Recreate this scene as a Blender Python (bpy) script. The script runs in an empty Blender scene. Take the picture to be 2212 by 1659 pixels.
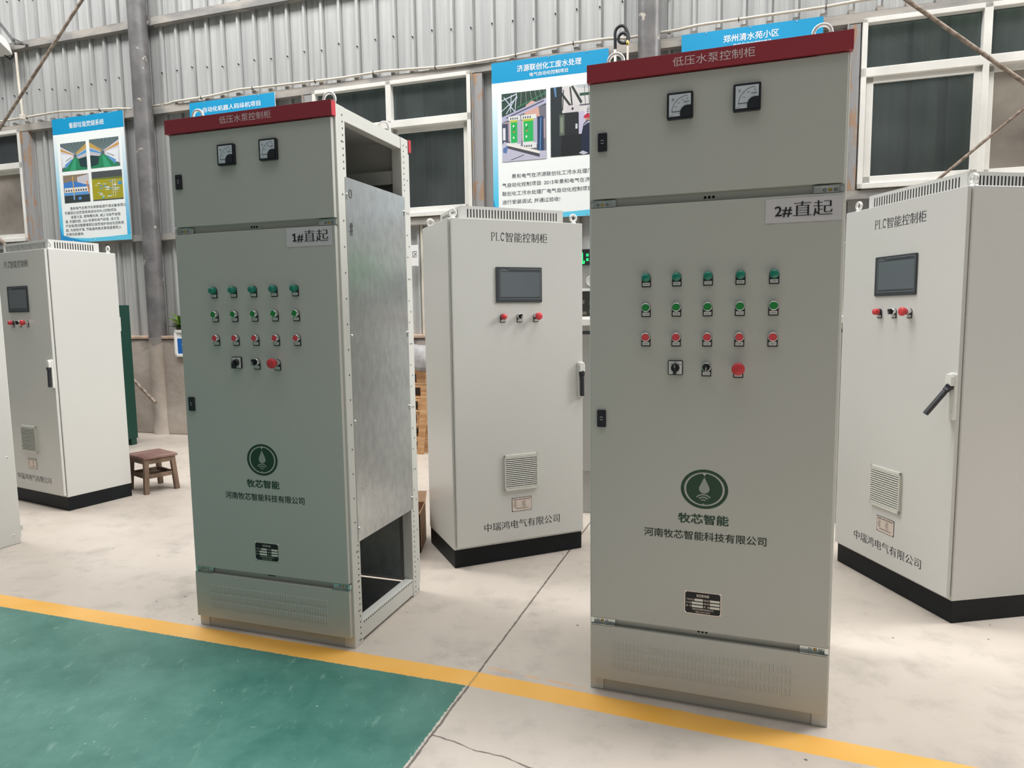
import bpy, math, random
from mathutils import Vector, Matrix
random.seed(7)
S = bpy.context.scene
COL = S.collection
PI = math.pi

# ------------------------------------------------------------------ camera
F_PX, PITCH, ROLL, CAM_H = 1464.58, 0.1007, -0.0133, 1.3728
fwd = Vector((0, math.cos(PITCH), -math.sin(PITCH)))
rt = Vector((1, 0, 0))
up = rt.cross(fwd)
R_ = math.cos(ROLL) * rt + math.sin(ROLL) * up
U_ = -math.sin(ROLL) * rt + math.cos(ROLL) * up
cam = bpy.data.cameras.new('camera')
cam.sensor_fit = 'HORIZONTAL'
cam.sensor_width = 36
cam.lens = F_PX * 36 / 2212
cam.clip_start = 0.05
camo = bpy.data.objects.new('camera', cam)
M4 = Matrix((R_, U_, -fwd)).transposed().to_4x4()
M4.translation = (0, 0, CAM_H)
camo.matrix_world = M4
COL.objects.link(camo)
S.camera = camo

# ------------------------------------------------------------------ world, lamps of the hall, added fill, exposure
S.view_settings.view_transform = 'Standard'
S.view_settings.look = 'None'
S.view_settings.gamma = 1
S.view_settings.use_curve_mapping = False
S.view_settings.exposure = 0.0

w = bpy.data.worlds.new('hall_daylight')
S.world = w
w.use_nodes = True
wn, wl_ = w.node_tree.nodes, w.node_tree.links
bg = wn['Background']
tc = wn.new('ShaderNodeTexCoord')
dot = wn.new('ShaderNodeVectorMath')
dot.operation = 'DOT_PRODUCT'
dot.inputs[1].default_value = (0.28, 0.52, 0.80)
wl_.new(tc.outputs['Generated'], dot.inputs[0])
rz = wn.new('ShaderNodeValToRGB')
rz.color_ramp.elements[0].position = 0.05
rz.color_ramp.elements[0].color = (0.18, 0.18, 0.175, 1)
rz.color_ramp.elements[1].position = 0.75
rz.color_ramp.elements[1].color = (0.95, 0.97, 1.0, 1)
wl_.new(dot.outputs['Value'], rz.inputs[0])
wl_.new(rz.outputs[0], bg.inputs['Color'])
bg.inputs['Strength'].default_value = 0.92


def area(name, loc, target, sx, sy, power, col=(1, 1, 1)):
    l = bpy.data.lights.new(name, 'AREA')
    l.shape = 'RECTANGLE'
    l.size, l.size_y = sx, sy
    l.energy = power
    l.color = col
    o = bpy.data.objects.new(name, l)
    o.location = loc
    d = Vector(target) - Vector(loc)
    o.rotation_euler = d.to_track_quat('-Z', 'Y').to_euler()
    COL.objects.link(o)
    return o


area('skylight_right', (9.0, 4.3, 6.4), (-0.6, 4.2, 0.9), 4.5, 3.6, 1230, (1.0, 0.98, 0.95))
sky = area('skylight_wall', (-2.6, 4.75, 8.6), (-2.6, 4.75, 0.0), 15.0, 1.8, 1190, (1.0, 0.985, 0.96))
sky.rotation_euler = (0.22, 0, -0.31)
aisle = area('aisle_fill', (0.2, 0.4, 8.4), (0.2, 0.4, 0.0), 7.0, 1.6, 118, (1.0, 0.985, 0.96))  # fill light added over the aisle to lift the cabinet fronts and floor
aisle.rotation_euler = (0.0, 0, -0.33)

# ------------------------------------------------------------------ materials
MATS = {}


def mat(name, col, rough=0.5, metal=0.0, var=0.0, scale=8.0, bump=0.0, bscale=60.0, spec=0.5, col2=None, detail=4.0, emit=0.0, coat=0.0, stretch=None, pos=(0.4, 0.6)):
    if name in MATS:
        return MATS[name]
    m = bpy.data.materials.new(name)
    m.use_nodes = True
    n, l = m.node_tree.nodes, m.node_tree.links
    b = n['Principled BSDF']
    b.inputs['Base Color'].default_value = (*col, 1)
    b.inputs['Roughness'].default_value = rough
    b.inputs['Metallic'].default_value = metal
    b.inputs['Specular IOR Level'].default_value = spec
    if coat:
        b.inputs['Coat Weight'].default_value = coat
        b.inputs['Coat Roughness'].default_value = 0.15
    if emit:
        b.inputs['Emission Color'].default_value = (*col, 1)
        b.inputs['Emission Strength'].default_value = emit
    if var or col2 or bump:
        t = n.new('ShaderNodeTexCoord')
        src = t.outputs['Object']
        if stretch:
            mp = n.new('ShaderNodeMapping')
            mp.inputs['Scale'].default_value = stretch
            l.new(src, mp.inputs[0])
            src = mp.outputs[0]
    if var or col2:
        nz = n.new('ShaderNodeTexNoise')
        nz.inputs['Scale'].default_value = scale
        nz.inputs['Detail'].default_value = detail
        l.new(src, nz.inputs['Vector'])
        rp = n.new('ShaderNodeValToRGB')
        c2 = col2 or tuple(min(1, c * (1 + var)) for c in col)
        c1 = col if col2 else tuple(c * (1 - var) for c in col)
        rp.color_ramp.elements[0].position = pos[0]
        rp.color_ramp.elements[1].position = pos[1]
        rp.color_ramp.elements[0].color = (*c1, 1)
        rp.color_ramp.elements[1].color = (*c2, 1)
        l.new(nz.outputs['Fac'], rp.inputs[0])
        l.new(rp.outputs[0], b.inputs['Base Color'])
    if bump:
        nb = n.new('ShaderNodeTexNoise')
        nb.inputs['Scale'].default_value = bscale
        nb.inputs['Detail'].default_value = 3
        l.new(src, nb.inputs['Vector'])
        bp = n.new('ShaderNodeBump')
        bp.inputs['Strength'].default_value = bump
        bp.inputs['Distance'].default_value = 0.01
        l.new(nb.outputs['Fac'], bp.inputs['Height'])
        l.new(bp.outputs[0], b.inputs['Normal'])
    MATS[name] = m
    return m


PAINT = mat('cabinet_paint_grey', (0.50, 0.505, 0.465), 0.36, bump=0.03, bscale=260)
PAINT2 = mat('cabinet_paint_pale', (0.60, 0.60, 0.575), 0.27, bump=0.03, bscale=260)
FRAMEP = mat('frame_paint_pale', (0.62, 0.625, 0.59), 0.42, bump=0.02, bscale=260)
REDH = mat('header_red', (0.33, 0.035, 0.05), 0.38)
REDE = mat('header_edge_red', (0.55, 0.03, 0.045), 0.4)
BLACK = mat('black_plastic', (0.012, 0.014, 0.02), 0.42)
BLACKM = mat('black_matt', (0.018, 0.022, 0.028), 0.6)
PLINTHB = mat('plinth_black', (0.007, 0.009, 0.011), 0.5, var=0.2, scale=5, spec=0.22)
HOLE = mat('hole_dark', (0.004, 0.004, 0.005), 0.9)
ZINC = mat('zinc_plate', (0.62, 0.66, 0.64), 0.33, 1.0, var=0.15, scale=30)
GALV = mat('galvanized_sheet', (0.70, 0.73, 0.75), 0.27, 1.0, var=0.10, scale=34, detail=7, bump=0.04, bscale=110, stretch=(1, 1, 0.6), pos=(0.3, 0.7))
BRASS = mat('brass', (0.75, 0.5, 0.14), 0.3, 1.0)
CHROME = mat('chrome', (0.8, 0.8, 0.8), 0.15, 1.0)
WHITEP = mat('white_plastic', (0.80, 0.80, 0.77), 0.35)
LABELW = mat('label_white', (0.72, 0.72, 0.70), 0.5)
LENSG = mat('lens_teal_green', (0.0, 0.20, 0.135), 0.3, coat=0.4)
BTNG = mat('button_green', (0.012, 0.23, 0.045), 0.4)
BTNR = mat('button_red', (0.66, 0.065, 0.08), 0.4)
ESTR = mat('emergency_red', (0.60, 0.045, 0.055), 0.38)
INKD = mat('ink_dark', (0.02, 0.022, 0.03), 0.6)
INKB = mat('ink_black', (0.008, 0.008, 0.01), 0.6)
GREENP = mat('print_green', (0.014, 0.055, 0.028), 0.5)
PRTL = mat('print_pale', (0.34, 0.37, 0.34), 0.45)
HDRT = mat('header_letter_pale', (0.80, 0.64, 0.65), 0.5)
PAPER = mat('paper_label', (0.62, 0.60, 0.62), 0.35, coat=0.5)
PAPERW = mat('paper_white', (0.80, 0.80, 0.80), 0.7)
DIAL = mat('dial_white', (0.62, 0.66, 0.72), 0.25)
PLATEA = mat('nameplate_aluminium', (0.72, 0.64, 0.58), 0.38, 0.55)
SCRB = mat('screen_bezel', (0.035, 0.043, 0.05), 0.45)
SCRG = mat('screen_glass', (0.11, 0.13, 0.145), 0.22, spec=0.6)
SCRL = mat('screen_line', (0.36, 0.38, 0.38), 0.5)
HANDLEW = mat('handle_plate_pale', (0.70, 0.70, 0.66), 0.35)
GRILLE = mat('filter_grille_pale', (0.62, 0.62, 0.56), 0.5)
STEELG = mat('column_grey_paint', (0.115, 0.112, 0.115), 0.4, col2=(0.165, 0.16, 0.16), scale=5, bump=0.25, bscale=18)
PURLIN = mat('purlin_old_steel', (0.24, 0.235, 0.23), 0.65, col2=(0.40, 0.37, 0.335), scale=4.5, bump=0.2, bscale=30, stretch=(0.5, 1, 1.5))
JAMB = mat('jamb_rusty_steel', (0.30, 0.30, 0.305), 0.75, col2=(0.36, 0.24, 0.16), scale=13, bump=0.6, bscale=24, detail=9, stretch=(1.6, 1.6, 0.35), pos=(0.52, 0.58))
UPVC = mat('window_frame_white', (0.76, 0.75, 0.71), 0.35, var=0.06, scale=3)
SOIL = mat('plaster_old', (0.30, 0.255, 0.215), 0.9, col2=(0.47, 0.415, 0.365), scale=2.2, bump=0.5, bscale=14, detail=8, pos=(0.32, 0.68))
LEDGE = mat('ledge_tan', (0.50, 0.37, 0.28), 0.9, var=0.15, scale=6, bump=0.3)
WOODP = mat('pallet_wood', (0.42, 0.22, 0.095), 0.8, col2=(0.58, 0.36, 0.19), scale=7, bump=0.3, stretch=(0.3, 3, 3))
WOODD = mat('stool_wood', (0.10, 0.062, 0.04), 0.65, col2=(0.21, 0.14, 0.095), scale=9, bump=0.35, stretch=(1, 1, 0.3))
WOODT = mat('stool_top_wood', (0.12, 0.050, 0.043), 0.6, col2=(0.24, 0.145, 0.12), scale=10, bump=0.35, stretch=(0.4, 2, 1))
CARD = mat('cardboard', (0.36, 0.22, 0.13), 0.9, var=0.1, scale=8)
DGREEN = mat('dark_green_enamel', (0.004, 0.045, 0.032), 0.4)
ROD = mat('rusty_rod', (0.17, 0.13, 0.10), 0.7, 0.3, col2=(0.33, 0.27, 0.22), scale=20, bump=0.4, bscale=60)
CONDUIT = mat('conduit_cream', (0.62, 0.575, 0.50), 0.5, var=0.08, scale=4)
RUBBER = mat('rubber_hose', (0.012, 0.014, 0.016), 0.5)
CLOTH = mat('grey_sheet_cloth', (0.33, 0.32, 0.32), 0.9, var=0.2, scale=7)
LEAF = mat('leaf_green', (0.05, 0.14, 0.015), 0.45, col2=(0.42, 0.40, 0.05), scale=5, pos=(0.45, 0.75))
POT = mat('pot_dark', (0.06, 0.045, 0.04), 0.7, var=0.3)
BLUEP = mat('sign_blue', (0.012, 0.12, 0.42), 0.45)
LEDG = mat('led_green', (0.02, 0.9, 0.22), 0.4, emit=0.8)
MACH = mat('desk_paint_grey', (0.40, 0.40, 0.38), 0.45)


def new_mat(name):
    m = bpy.data.materials.new(name)
    m.use_nodes = True
    return m, m.node_tree.nodes, m.node_tree.links, m.node_tree.nodes['Principled BSDF']


def N(n, l, typ, op=None, a=None, b=None, c=None, clamp=False):
    x = n.new(typ)
    if op:
        x.operation = op
    if clamp:
        x.use_clamp = True
    for i, v in enumerate((a, b, c)):
        if v is None:
            continue
        if isinstance(v, (int, float)):
            x.inputs[i].default_value = v
        elif isinstance(v, tuple):
            x.inputs[i].default_value = v
        else:
            l.new(v, x.inputs[i])
    return x


def mixc(n, l, fac, a, b):
    x = n.new('ShaderNodeMix')
    x.data_type = 'RGBA'
    for i, v in ((0, fac), (6, a), (7, b)):
        if isinstance(v, (int, float)):
            x.inputs[i].default_value = v
        elif isinstance(v, tuple):
            x.inputs[i].default_value = v
        else:
            l.new(v, x.inputs[i])
    return x.outputs[2]


# printed artwork: the colours of the ink, one per face
PRINT, n, l, b = new_mat('printed_artwork')
at = n.new('ShaderNodeAttribute')
at.attribute_name = 'ink'
l.new(at.outputs['Color'], b.inputs['Base Color'])
b.inputs['Roughness'].default_value = 0.45

# corrugated cladding: pale zinc-grey sheet with faint vertical dirt streaks
CLAD, n, l, b = new_mat('cladding_sheet')
t = n.new('ShaderNodeTexCoord')
mp = n.new('ShaderNodeMapping')
mp.inputs['Scale'].default_value = (9, 9, 0.35)
l.new(t.outputs['Object'], mp.inputs[0])
nz = n.new('ShaderNodeTexNoise')
nz.inputs['Scale'].default_value = 2.0
nz.inputs['Detail'].default_value = 5
l.new(mp.outputs[0], nz.inputs['Vector'])
rp = n.new('ShaderNodeValToRGB')
rp.color_ramp.elements[0].position = 0.32
rp.color_ramp.elements[0].color = (0.355, 0.363, 0.367, 1)
rp.color_ramp.elements[1].position = 0.62
rp.color_ramp.elements[1].color = (0.475, 0.48, 0.475, 1)
l.new(nz.outputs['Fac'], rp.inputs[0])
l.new(rp.outputs[0], b.inputs['Base Color'])
b.inputs['Roughness'].default_value = 0.5
b.inputs['Metallic'].default_value = 0.15

# column paint with scuffs
n, l = STEELG.node_tree.nodes, STEELG.node_tree.links
b = n['Principled BSDF']
t = n.new('ShaderNodeTexCoord')
vz = n.new('ShaderNodeTexNoise')
vz.inputs['Scale'].default_value = 9
vz.inputs['Detail'].default_value = 9
l.new(t.outputs['Object'], vz.inputs['Vector'])
gt = N(n, l, 'ShaderNodeMath', 'GREATER_THAN', vz.outputs['Fac'], 0.66)
old = b.inputs['Base Color'].links[0].from_socket
l.new(mixc(n, l, gt.outputs[0], old, (0.42, 0.38, 0.33, 1)), b.inputs['Base Color'])

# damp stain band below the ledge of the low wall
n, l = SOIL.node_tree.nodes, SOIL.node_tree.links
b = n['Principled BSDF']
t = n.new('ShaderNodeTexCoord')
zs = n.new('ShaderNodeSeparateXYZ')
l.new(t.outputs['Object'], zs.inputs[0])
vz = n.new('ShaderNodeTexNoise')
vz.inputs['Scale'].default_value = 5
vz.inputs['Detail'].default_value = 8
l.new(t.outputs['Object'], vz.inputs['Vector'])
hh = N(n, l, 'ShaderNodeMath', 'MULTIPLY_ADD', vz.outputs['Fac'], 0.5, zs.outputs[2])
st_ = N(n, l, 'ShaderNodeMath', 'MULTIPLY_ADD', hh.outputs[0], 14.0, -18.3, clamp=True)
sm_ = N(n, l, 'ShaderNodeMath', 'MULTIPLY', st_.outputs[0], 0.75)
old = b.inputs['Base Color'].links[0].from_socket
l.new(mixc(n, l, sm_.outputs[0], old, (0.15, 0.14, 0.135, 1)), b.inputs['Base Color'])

# glass
def glass(name, tint, haze, hcol):
    m = bpy.data.materials.new(name)
    m.use_nodes = True
    n, l = m.node_tree.nodes, m.node_tree.links
    n.remove(n['Principled BSDF'])
    out = n['Material Output']
    tr = n.new('ShaderNodeBsdfTransparent')
    tr.inputs[0].default_value = (*tint, 1)
    gl = n.new('ShaderNodeBsdfGlossy')
    gl.inputs['Roughness'].default_value = 0.03
    gl.inputs[0].default_value = (0.9, 0.95, 1, 1)
    df = n.new('ShaderNodeBsdfDiffuse')
    df.inputs[0].default_value = (*hcol, 1)
    fr = n.new('ShaderNodeFresnel')
    fr.inputs[0].default_value = 1.5
    m1 = n.new('ShaderNodeMixShader')
    tcn = n.new('ShaderNodeTexCoord')
    nzn = n.new('ShaderNodeTexNoise')
    nzn.inputs['Scale'].default_value = 1.7
    nzn.inputs['Detail'].default_value = 6
    l.new(tcn.outputs['Object'], nzn.inputs['Vector'])
    mm = N(n, l, 'ShaderNodeMath', 'MULTIPLY', nzn.outputs['Fac'], haze * 2)
    l.new(mm.outputs[0], m1.inputs[0])
    l.new(tr.outputs[0], m1.inputs[1])
    l.new(df.outputs[0], m1.inputs[2])
    m2 = n.new('ShaderNodeMixShader')
    l.new(fr.outputs[0], m2.inputs[0])
    l.new(m1.outputs[0], m2.inputs[1])
    l.new(gl.outputs[0], m2.inputs[2])
    l.new(m2.outputs[0], out.inputs[0])
    return m


GLASS = glass('window_glass', (0.62, 0.70, 0.68), 0.13, (0.32, 0.36, 0.37))
GLASS_BEIGE = glass('beige_glass', (0.70, 0.68, 0.64), 0.62, (0.46, 0.41, 0.355))  # panes with an uneven beige tone mixed in

# floor: concrete slab, green paint field, yellow line, expansion joint, crack, specks (flat markings painted on the slab)
FLOOR, n, l, b = new_mat('workshop_floor')
geo = n.new('ShaderNodeNewGeometry')
POS = geo.outputs['Position']


def noise(scale, detail=4, vec=None, rough=0.5):
    x = n.new('ShaderNodeTexNoise')
    x.inputs['Scale'].default_value = scale
    x.inputs['Detail'].default_value = detail
    x.inputs['Roughness'].default_value = rough
    l.new(vec or POS, x.inputs['Vector'])
    return x


def M(op, a, b_=None, c=None, clamp=False):
    return N(n, l, 'ShaderNodeMath', op, a, b_, c, clamp).outputs[0]


def ramp(src, p0, c0, p1, c1):
    x = n.new('ShaderNodeValToRGB')
    x.color_ramp.elements[0].position = p0
    x.color_ramp.elements[0].color = c0 if isinstance(c0, tuple) else (c0, c0, c0, 1)
    x.color_ramp.elements[1].position = p1
    x.color_ramp.elements[1].color = c1 if isinstance(c1, tuple) else (c1, c1, c1, 1)
    l.new(src, x.inputs[0])
    return x.outputs[0]


def line(p, q):
    """signed distance to the left of p->q on the floor plane"""
    d = Vector((q[0] - p[0], q[1] - p[1])).normalized()
    nx, ny = -d.y, d.x
    dp = N(n, l, 'ShaderNodeVectorMath', 'DOT_PRODUCT', POS, (nx, ny, 0)).outputs['Value']
    return M('SUBTRACT', dp, nx * p[0] + ny * p[1])


def step(v, w_=0.004):
    """0 -> 1 across v = 0"""
    return M('MULTIPLY_ADD', v, 1 / w_, 0.5, True)


fine = noise(55, 5).outputs['Fac']
ragged = M('MULTIPLY', M('SUBTRACT', fine, 0.5), 0.022)
big = noise(0.9, 6, rough=0.6).outputs['Fac']
mid = noise(5, 8, rough=0.65).outputs['Fac']
conc = ramp(big, 0.3, (0.46, 0.405, 0.35, 1), 0.7, (0.56, 0.505, 0.445, 1))
conc = mixc(n, l, M('MULTIPLY', ramp(mid, 0.50, 0.0, 0.70, 1.0), 0.50), conc, (0.29, 0.26, 0.235, 1))
blot = noise(2.6, 9, rough=0.72).outputs['Fac']
conc = mixc(n, l, M('MULTIPLY', ramp(blot, 0.60, 0.0, 0.74, 1.0), 0.55), conc, (0.17, 0.15, 0.13, 1))
# dark trodden-in specks
vor = n.new('ShaderNodeTexVoronoi')
vor.inputs['Scale'].default_value = 9
l.new(POS, vor.inputs['Vector'])
spk = M('MULTIPLY', M('LESS_THAN', M('ADD', vor.outputs['Distance'], M('MULTIPLY', fine, 0.10)), 0.105), M('GREATER_THAN', noise(1.7, 2).outputs['Fac'], 0.5))
conc = mixc(n, l, M('MULTIPLY', spk, 0.8), conc, (0.07, 0.06, 0.05, 1))
# green paint, scuffed
scr = noise(1, 6, vec=N(n, l, 'ShaderNodeVectorMath', 'MULTIPLY', POS, (26, 9, 1)).outputs[0], rough=0.7).outputs['Fac']
grn = ramp(noise(2.2, 9, rough=0.70).outputs['Fac'], 0.34, (0.026, 0.120, 0.094, 1), 0.66, (0.080, 0.215, 0.175, 1))
grn = mixc(n, l, M('MULTIPLY', ramp(scr, 0.58, 0.0, 0.72, 1.0), 0.45), grn, (0.22, 0.36, 0.31, 1))
scr2 = noise(1, 8, vec=N(n, l, 'ShaderNodeVectorMath', 'MULTIPLY', POS, (12, 46, 1)).outputs[0], rough=0.75).outputs['Fac']
grn = mixc(n, l, M('MULTIPLY', ramp(scr2, 0.64, 0.0, 0.72, 1.0), 0.55), grn, (0.36, 0.48, 0.43, 1))
vor2 = n.new('ShaderNodeTexVoronoi')
vor2.inputs['Scale'].default_value = 24
l.new(POS, vor2.inputs['Vector'])
chip = M('MULTIPLY', M('LESS_THAN', M('ADD', vor2.outputs['Distance'], M('MULTIPLY', noise(90, 4).outputs['Fac'], 0.34)), 0.215), M('GREATER_THAN', mid, 0.50))
grn = mixc(n, l, M('MULTIPLY', chip, 0.65), grn, (0.50, 0.60, 0.55, 1))
yel = ramp(noise(3, 6).outputs['Fac'], 0.3, (0.72, 0.37, 0.055, 1), 0.72, (0.80, 0.45, 0.12, 1))
J = M('ADD', line((-0.336, 1.946), (0.502, 4.368)), ragged)            # + : left of the joint
YL = line((-2.61, 3.317), (-0.17, 2.510))
YR = line((-0.17, 2.510), (1.265, 1.960))
YLo = line((-2.501, 3.171), (-0.199, 2.412))
YRo = line((-0.199, 2.412), (1.098, 1.918))
rg = M('MULTIPLY', ragged, 0.5)
leftm = step(J)
rightm = M('SUBTRACT', 1, leftm)
bandL = M('MULTIPLY', M('SUBTRACT', 1, step(M('ADD', YL, rg))), step(M('ADD', YLo, rg)))
bandR = M('MULTIPLY', M('SUBTRACT', 1, step(M('ADD', YR, rg))), step(M('ADD', YRo, rg)))
band = M('MAXIMUM', M('MULTIPLY', bandL, leftm), M('MULTIPLY', bandR, rightm))
wear = ramp(noise(7, 8, rough=0.7).outputs['Fac'], 0.66, 0.0, 0.78, 1.0)
green = M('MULTIPLY', M('SUBTRACT', 1, step(M('ADD', YLo, rg))), step(M('SUBTRACT', J, 0.012)))
base = mixc(n, l, green, conc, grn)
base = mixc(n, l, M('MULTIPLY', band, M('SUBTRACT', 1, M('MULTIPLY', wear, 0.5))), base, yel)
# old broken orange guide line beside the yellow one
OG = line((-0.10, 2.530), (0.27, 2.372))
seg = M('MULTIPLY', M('SUBTRACT', 1, step(M('SUBTRACT', M('ABSOLUTE', M('ADD', OG, rg)), 0.006))), M('GREATER_THAN', noise(13, 2).outputs['Fac'], 0.46))
sx = n.new('ShaderNodeSeparateXYZ')
l.new(POS, sx.inputs[0])
PX, PY = sx.outputs[0], sx.outputs[1]
seg = M('MULTIPLY', seg, M('MULTIPLY', M('GREATER_THAN', PX, -0.11), M('LESS_THAN', PX, 0.26)))
base = mixc(n, l, M('MULTIPLY', seg, 0.6), base, (0.66, 0.36, 0.14, 1))
# expansion joint and the wandering crack
wob = M('MULTIPLY', M('SUBTRACT', noise(9, 5).outputs['Fac'], 0.5), 0.03)
jw = M('MULTIPLY_ADD', noise(42, 6, rough=0.7).outputs['Fac'], 0.013, -0.0022)
jl = M('SUBTRACT', 1, step(M('SUBTRACT', M('ABSOLUTE', M('ADD', line((-0.336, 1.946), (0.502, 4.368)), M('MULTIPLY', wob, 0.25))), jw), 0.003))
jl = M('MULTIPLY', jl, M('SUBTRACT', 1, M('MULTIPLY', band, 0.6)))
base = mixc(n, l, M('MULTIPLY', jl, 0.85), base, (0.075, 0.06, 0.05, 1))
cw = M('MULTIPLY_ADD', noise(22, 3).outputs['Fac'], 0.006, 0.0)
cr = M('SUBTRACT', 1, step(M('SUBTRACT', M('ABSOLUTE', M('ADD', line((-0.276, 2.106), (0.05, 1.938)), M('MULTIPLY', wob, 1.3))), cw), 0.003))
cr = M('MULTIPLY', M('MULTIPLY', cr, rightm), M('LESS_THAN', PY, 2.2))
base = mixc(n, l, M('MULTIPLY', cr, 0.85), base, (0.08, 0.065, 0.055, 1))
l.new(base, b.inputs['Base Color'])
rgh = M('MULTIPLY_ADD', mid, 0.22, 0.30)
rgh = M('SUBTRACT', rgh, M('MULTIPLY', green, 0.05))
l.new(rgh, b.inputs['Roughness'])
b.inputs['Specular IOR Level'].default_value = 0.5
bp = n.new('ShaderNodeBump')
bp.inputs['Strength'].default_value = 0.12
bp.inputs['Distance'].default_value = 0.01
hgt = M('SUBTRACT', M('MULTIPLY', mid, 0.5), M('MULTIPLY', M('MAXIMUM', jl, cr), 1.5))
l.new(hgt, bp.inputs['Height'])
l.new(bp.outputs[0], b.inputs['Normal'])

# ------------------------------------------------------------------ mesh helpers
TXT = {}


def glyphs(s, off):
    k = (s, off)
    if k not in TXT:
        c = bpy.data.curves.new('lettering', 'FONT')
        c.body = s
        c.size = 1
        c.offset = off
        c.resolution_u = 3
        o = bpy.data.objects.new('lettering', c)
        m = bpy.data.meshes.new_from_object(o)
        vs = [(v.co.x, v.co.y) for v in m.vertices]
        fs = [tuple(p.vertices) for p in m.polygons]
        bpy.data.objects.remove(o)
        bpy.data.curves.remove(c)
        bpy.data.meshes.remove(m)
        TXT[k] = (vs, fs)
    return TXT[k]


class MB:
    def __init__(self):
        self.v, self.f, self.m, self.s, self.c = [], [], [], [], []

    def add(self, vs, fs, m=0, smooth=False, col=None):
        o = len(self.v)
        self.v += [tuple(p) for p in vs]
        for f in fs:
            self.f.append(tuple(i + o for i in f))
            self.m.append(m)
            self.s.append(smooth)
            self.c.append(col)
        return self

    def box(self, x0, x1, y0, y1, z0, z1, m=0, col=None):
        vs = [(x, y, z) for z in (z0, z1) for y in (y0, y1) for x in (x0, x1)]
        return self.add(vs, [(0, 2, 3, 1), (4, 5, 7, 6), (0, 1, 5, 4), (2, 6, 7, 3), (0, 4, 6, 2), (1, 3, 7, 5)], m, False, col)

    def obox(self, p, q, wx, wz, m=0, upv=(0, 0, 1)):
        """bar of section wx * wz from p to q"""
        p, q = Vector(p), Vector(q)
        d = (q - p).normalized()
        a = d.cross(Vector(upv))
        if a.length < 1e-4:
            a = d.cross(Vector((1, 0, 0)))
        a.normalize()
        c = a.cross(d)
        vs = []
        for e in (p, q):
            for sa, sc in ((-1, -1), (1, -1), (1, 1), (-1, 1)):
                vs.append(e + a * sa * wx / 2 + c * sc * wz / 2)
        return self.add(vs, [(0, 1, 2, 3), (7, 6, 5, 4), (0, 4, 5, 1), (1, 5, 6, 2), (2, 6, 7, 3), (3, 7, 4, 0)], m)

    def lathe(self, c, prof, axis='y', seg=24, m=0, a0=0.0, smooth=True):
        """profile of (radius, height along axis) round an axis through c; +axis is -y (towards the viewer of a front)"""
        n_ = len(prof)
        vs = []
        for r, h in prof:
            for k in range(seg):
                t_ = a0 + 2 * PI * k / seg
                x, z = r * math.cos(t_), r * math.sin(t_)
                if axis == 'y':
                    vs.append((c[0] + x, c[1] - h, c[2] + z))
                elif axis == 'z':
                    vs.append((c[0] + x, c[1] + z, c[2] + h))
                else:
                    vs.append((c[0] + h, c[1] + x, c[2] + z))
        fs = []
        for i in range(n_ - 1):
            for k in range(seg):
                k2 = (k + 1) % seg
                fs.append((i * seg + k, i * seg + k2, (i + 1) * seg + k2, (i + 1) * seg + k))
        self.add(vs, fs, m, smooth)
        o = len(vs)
        self.add(vs[(n_ - 1) * seg:], [tuple(range(seg))], m, False)
        self.add(vs[:seg], [tuple(reversed(range(seg)))], m, False)
        return self

    def tube(self, pts, r, seg=10, closed=False, m=0, smooth=True):
        pts = [Vector(p) for p in pts]
        n_ = len(pts)
        vs, fs = [], []
        ref = None
        for i, p in enumerate(pts):
            if closed:
                d = pts[(i + 1) % n_] - pts[i - 1]
            else:
                d = pts[min(i + 1, n_ - 1)] - pts[max(i - 1, 0)]
            d.normalize()
            if ref is None:
                ref = Vector((0, 0, 1)) if abs(d.z) < 0.9 else Vector((1, 0, 0))
            a = (ref - d * ref.dot(d)).normalized()
            ref = a
            c = d.cross(a)
            rr = r[i] if isinstance(r, (list, tuple)) else r
            for k in range(seg):
                t_ = 2 * PI * k / seg
                vs.append(p + (a * math.cos(t_) + c * math.sin(t_)) * rr)
        for i in range(n_ if closed else n_ - 1):
            j = (i + 1) % n_
            for k in range(seg):
                k2 = (k + 1) % seg
                fs.append((i * seg + k, i * seg + k2, j * seg + k2, j * seg + k))
        self.add(vs, fs, m, smooth)
        if not closed:
            self.add(vs[:seg], [tuple(reversed(range(seg)))], m)
            self.add(vs[-seg:], [tuple(range(seg))], m)
        return self

    def flat(self, pts, y, m=0, col=None):
        """polygon drawn on a front (x, z) at depth y"""
        vs = [(p[0], y, p[1]) for p in pts]
        a = sum(pts[i][0] * pts[(i + 1) % len(pts)][1] - pts[(i + 1) % len(pts)][0] * pts[i][1] for i in range(len(pts)))
        f = tuple(range(len(pts)))
        return self.add(vs, [f if a > 0 else tuple(reversed(f))], m, False, col)

    def rect(self, x0, x1, z0, z1, y, m=0, col=None):
        return self.flat([(x0, z0), (x1, z0), (x1, z1), (x0, z1)], y, m, col)

    def prism(self, pts, y0, y1, m=0):
        """outline in (x, z) given counter-clockwise, from y0 (front) to y1 (back)"""
        k = len(pts)
        vs = [(p[0], y0, p[1]) for p in pts] + [(p[0], y1, p[1]) for p in pts]
        fs = [tuple(range(k)), tuple(reversed(range(k, 2 * k)))]
        for i in range(k):
            j = (i + 1) % k
            fs.append((j, i, i + k, j + k))
        return self.add(vs, fs, m)

    def ring(self, c, ra, rb, y, m=0, seg=48, a0=0.0, a1=2 * PI, sx=1.0, sz=1.0):
        vs, fs = [], []
        full = abs(a1 - a0 - 2 * PI) < 1e-6
        k_ = seg if full else seg + 1
        for k in range(k_):
            t_ = a0 + (a1 - a0) * k / seg
            for r in (ra, rb):
                vs.append((c[0] + r * sx * math.cos(t_), y, c[1] + r * sz * math.sin(t_)))
        for k in range(seg):
            k2 = (k + 1) % k_
            fs.append((2 * k, 2 * k + 1, 2 * k2 + 1, 2 * k2))
        return self.add(vs, fs, m)

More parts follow.
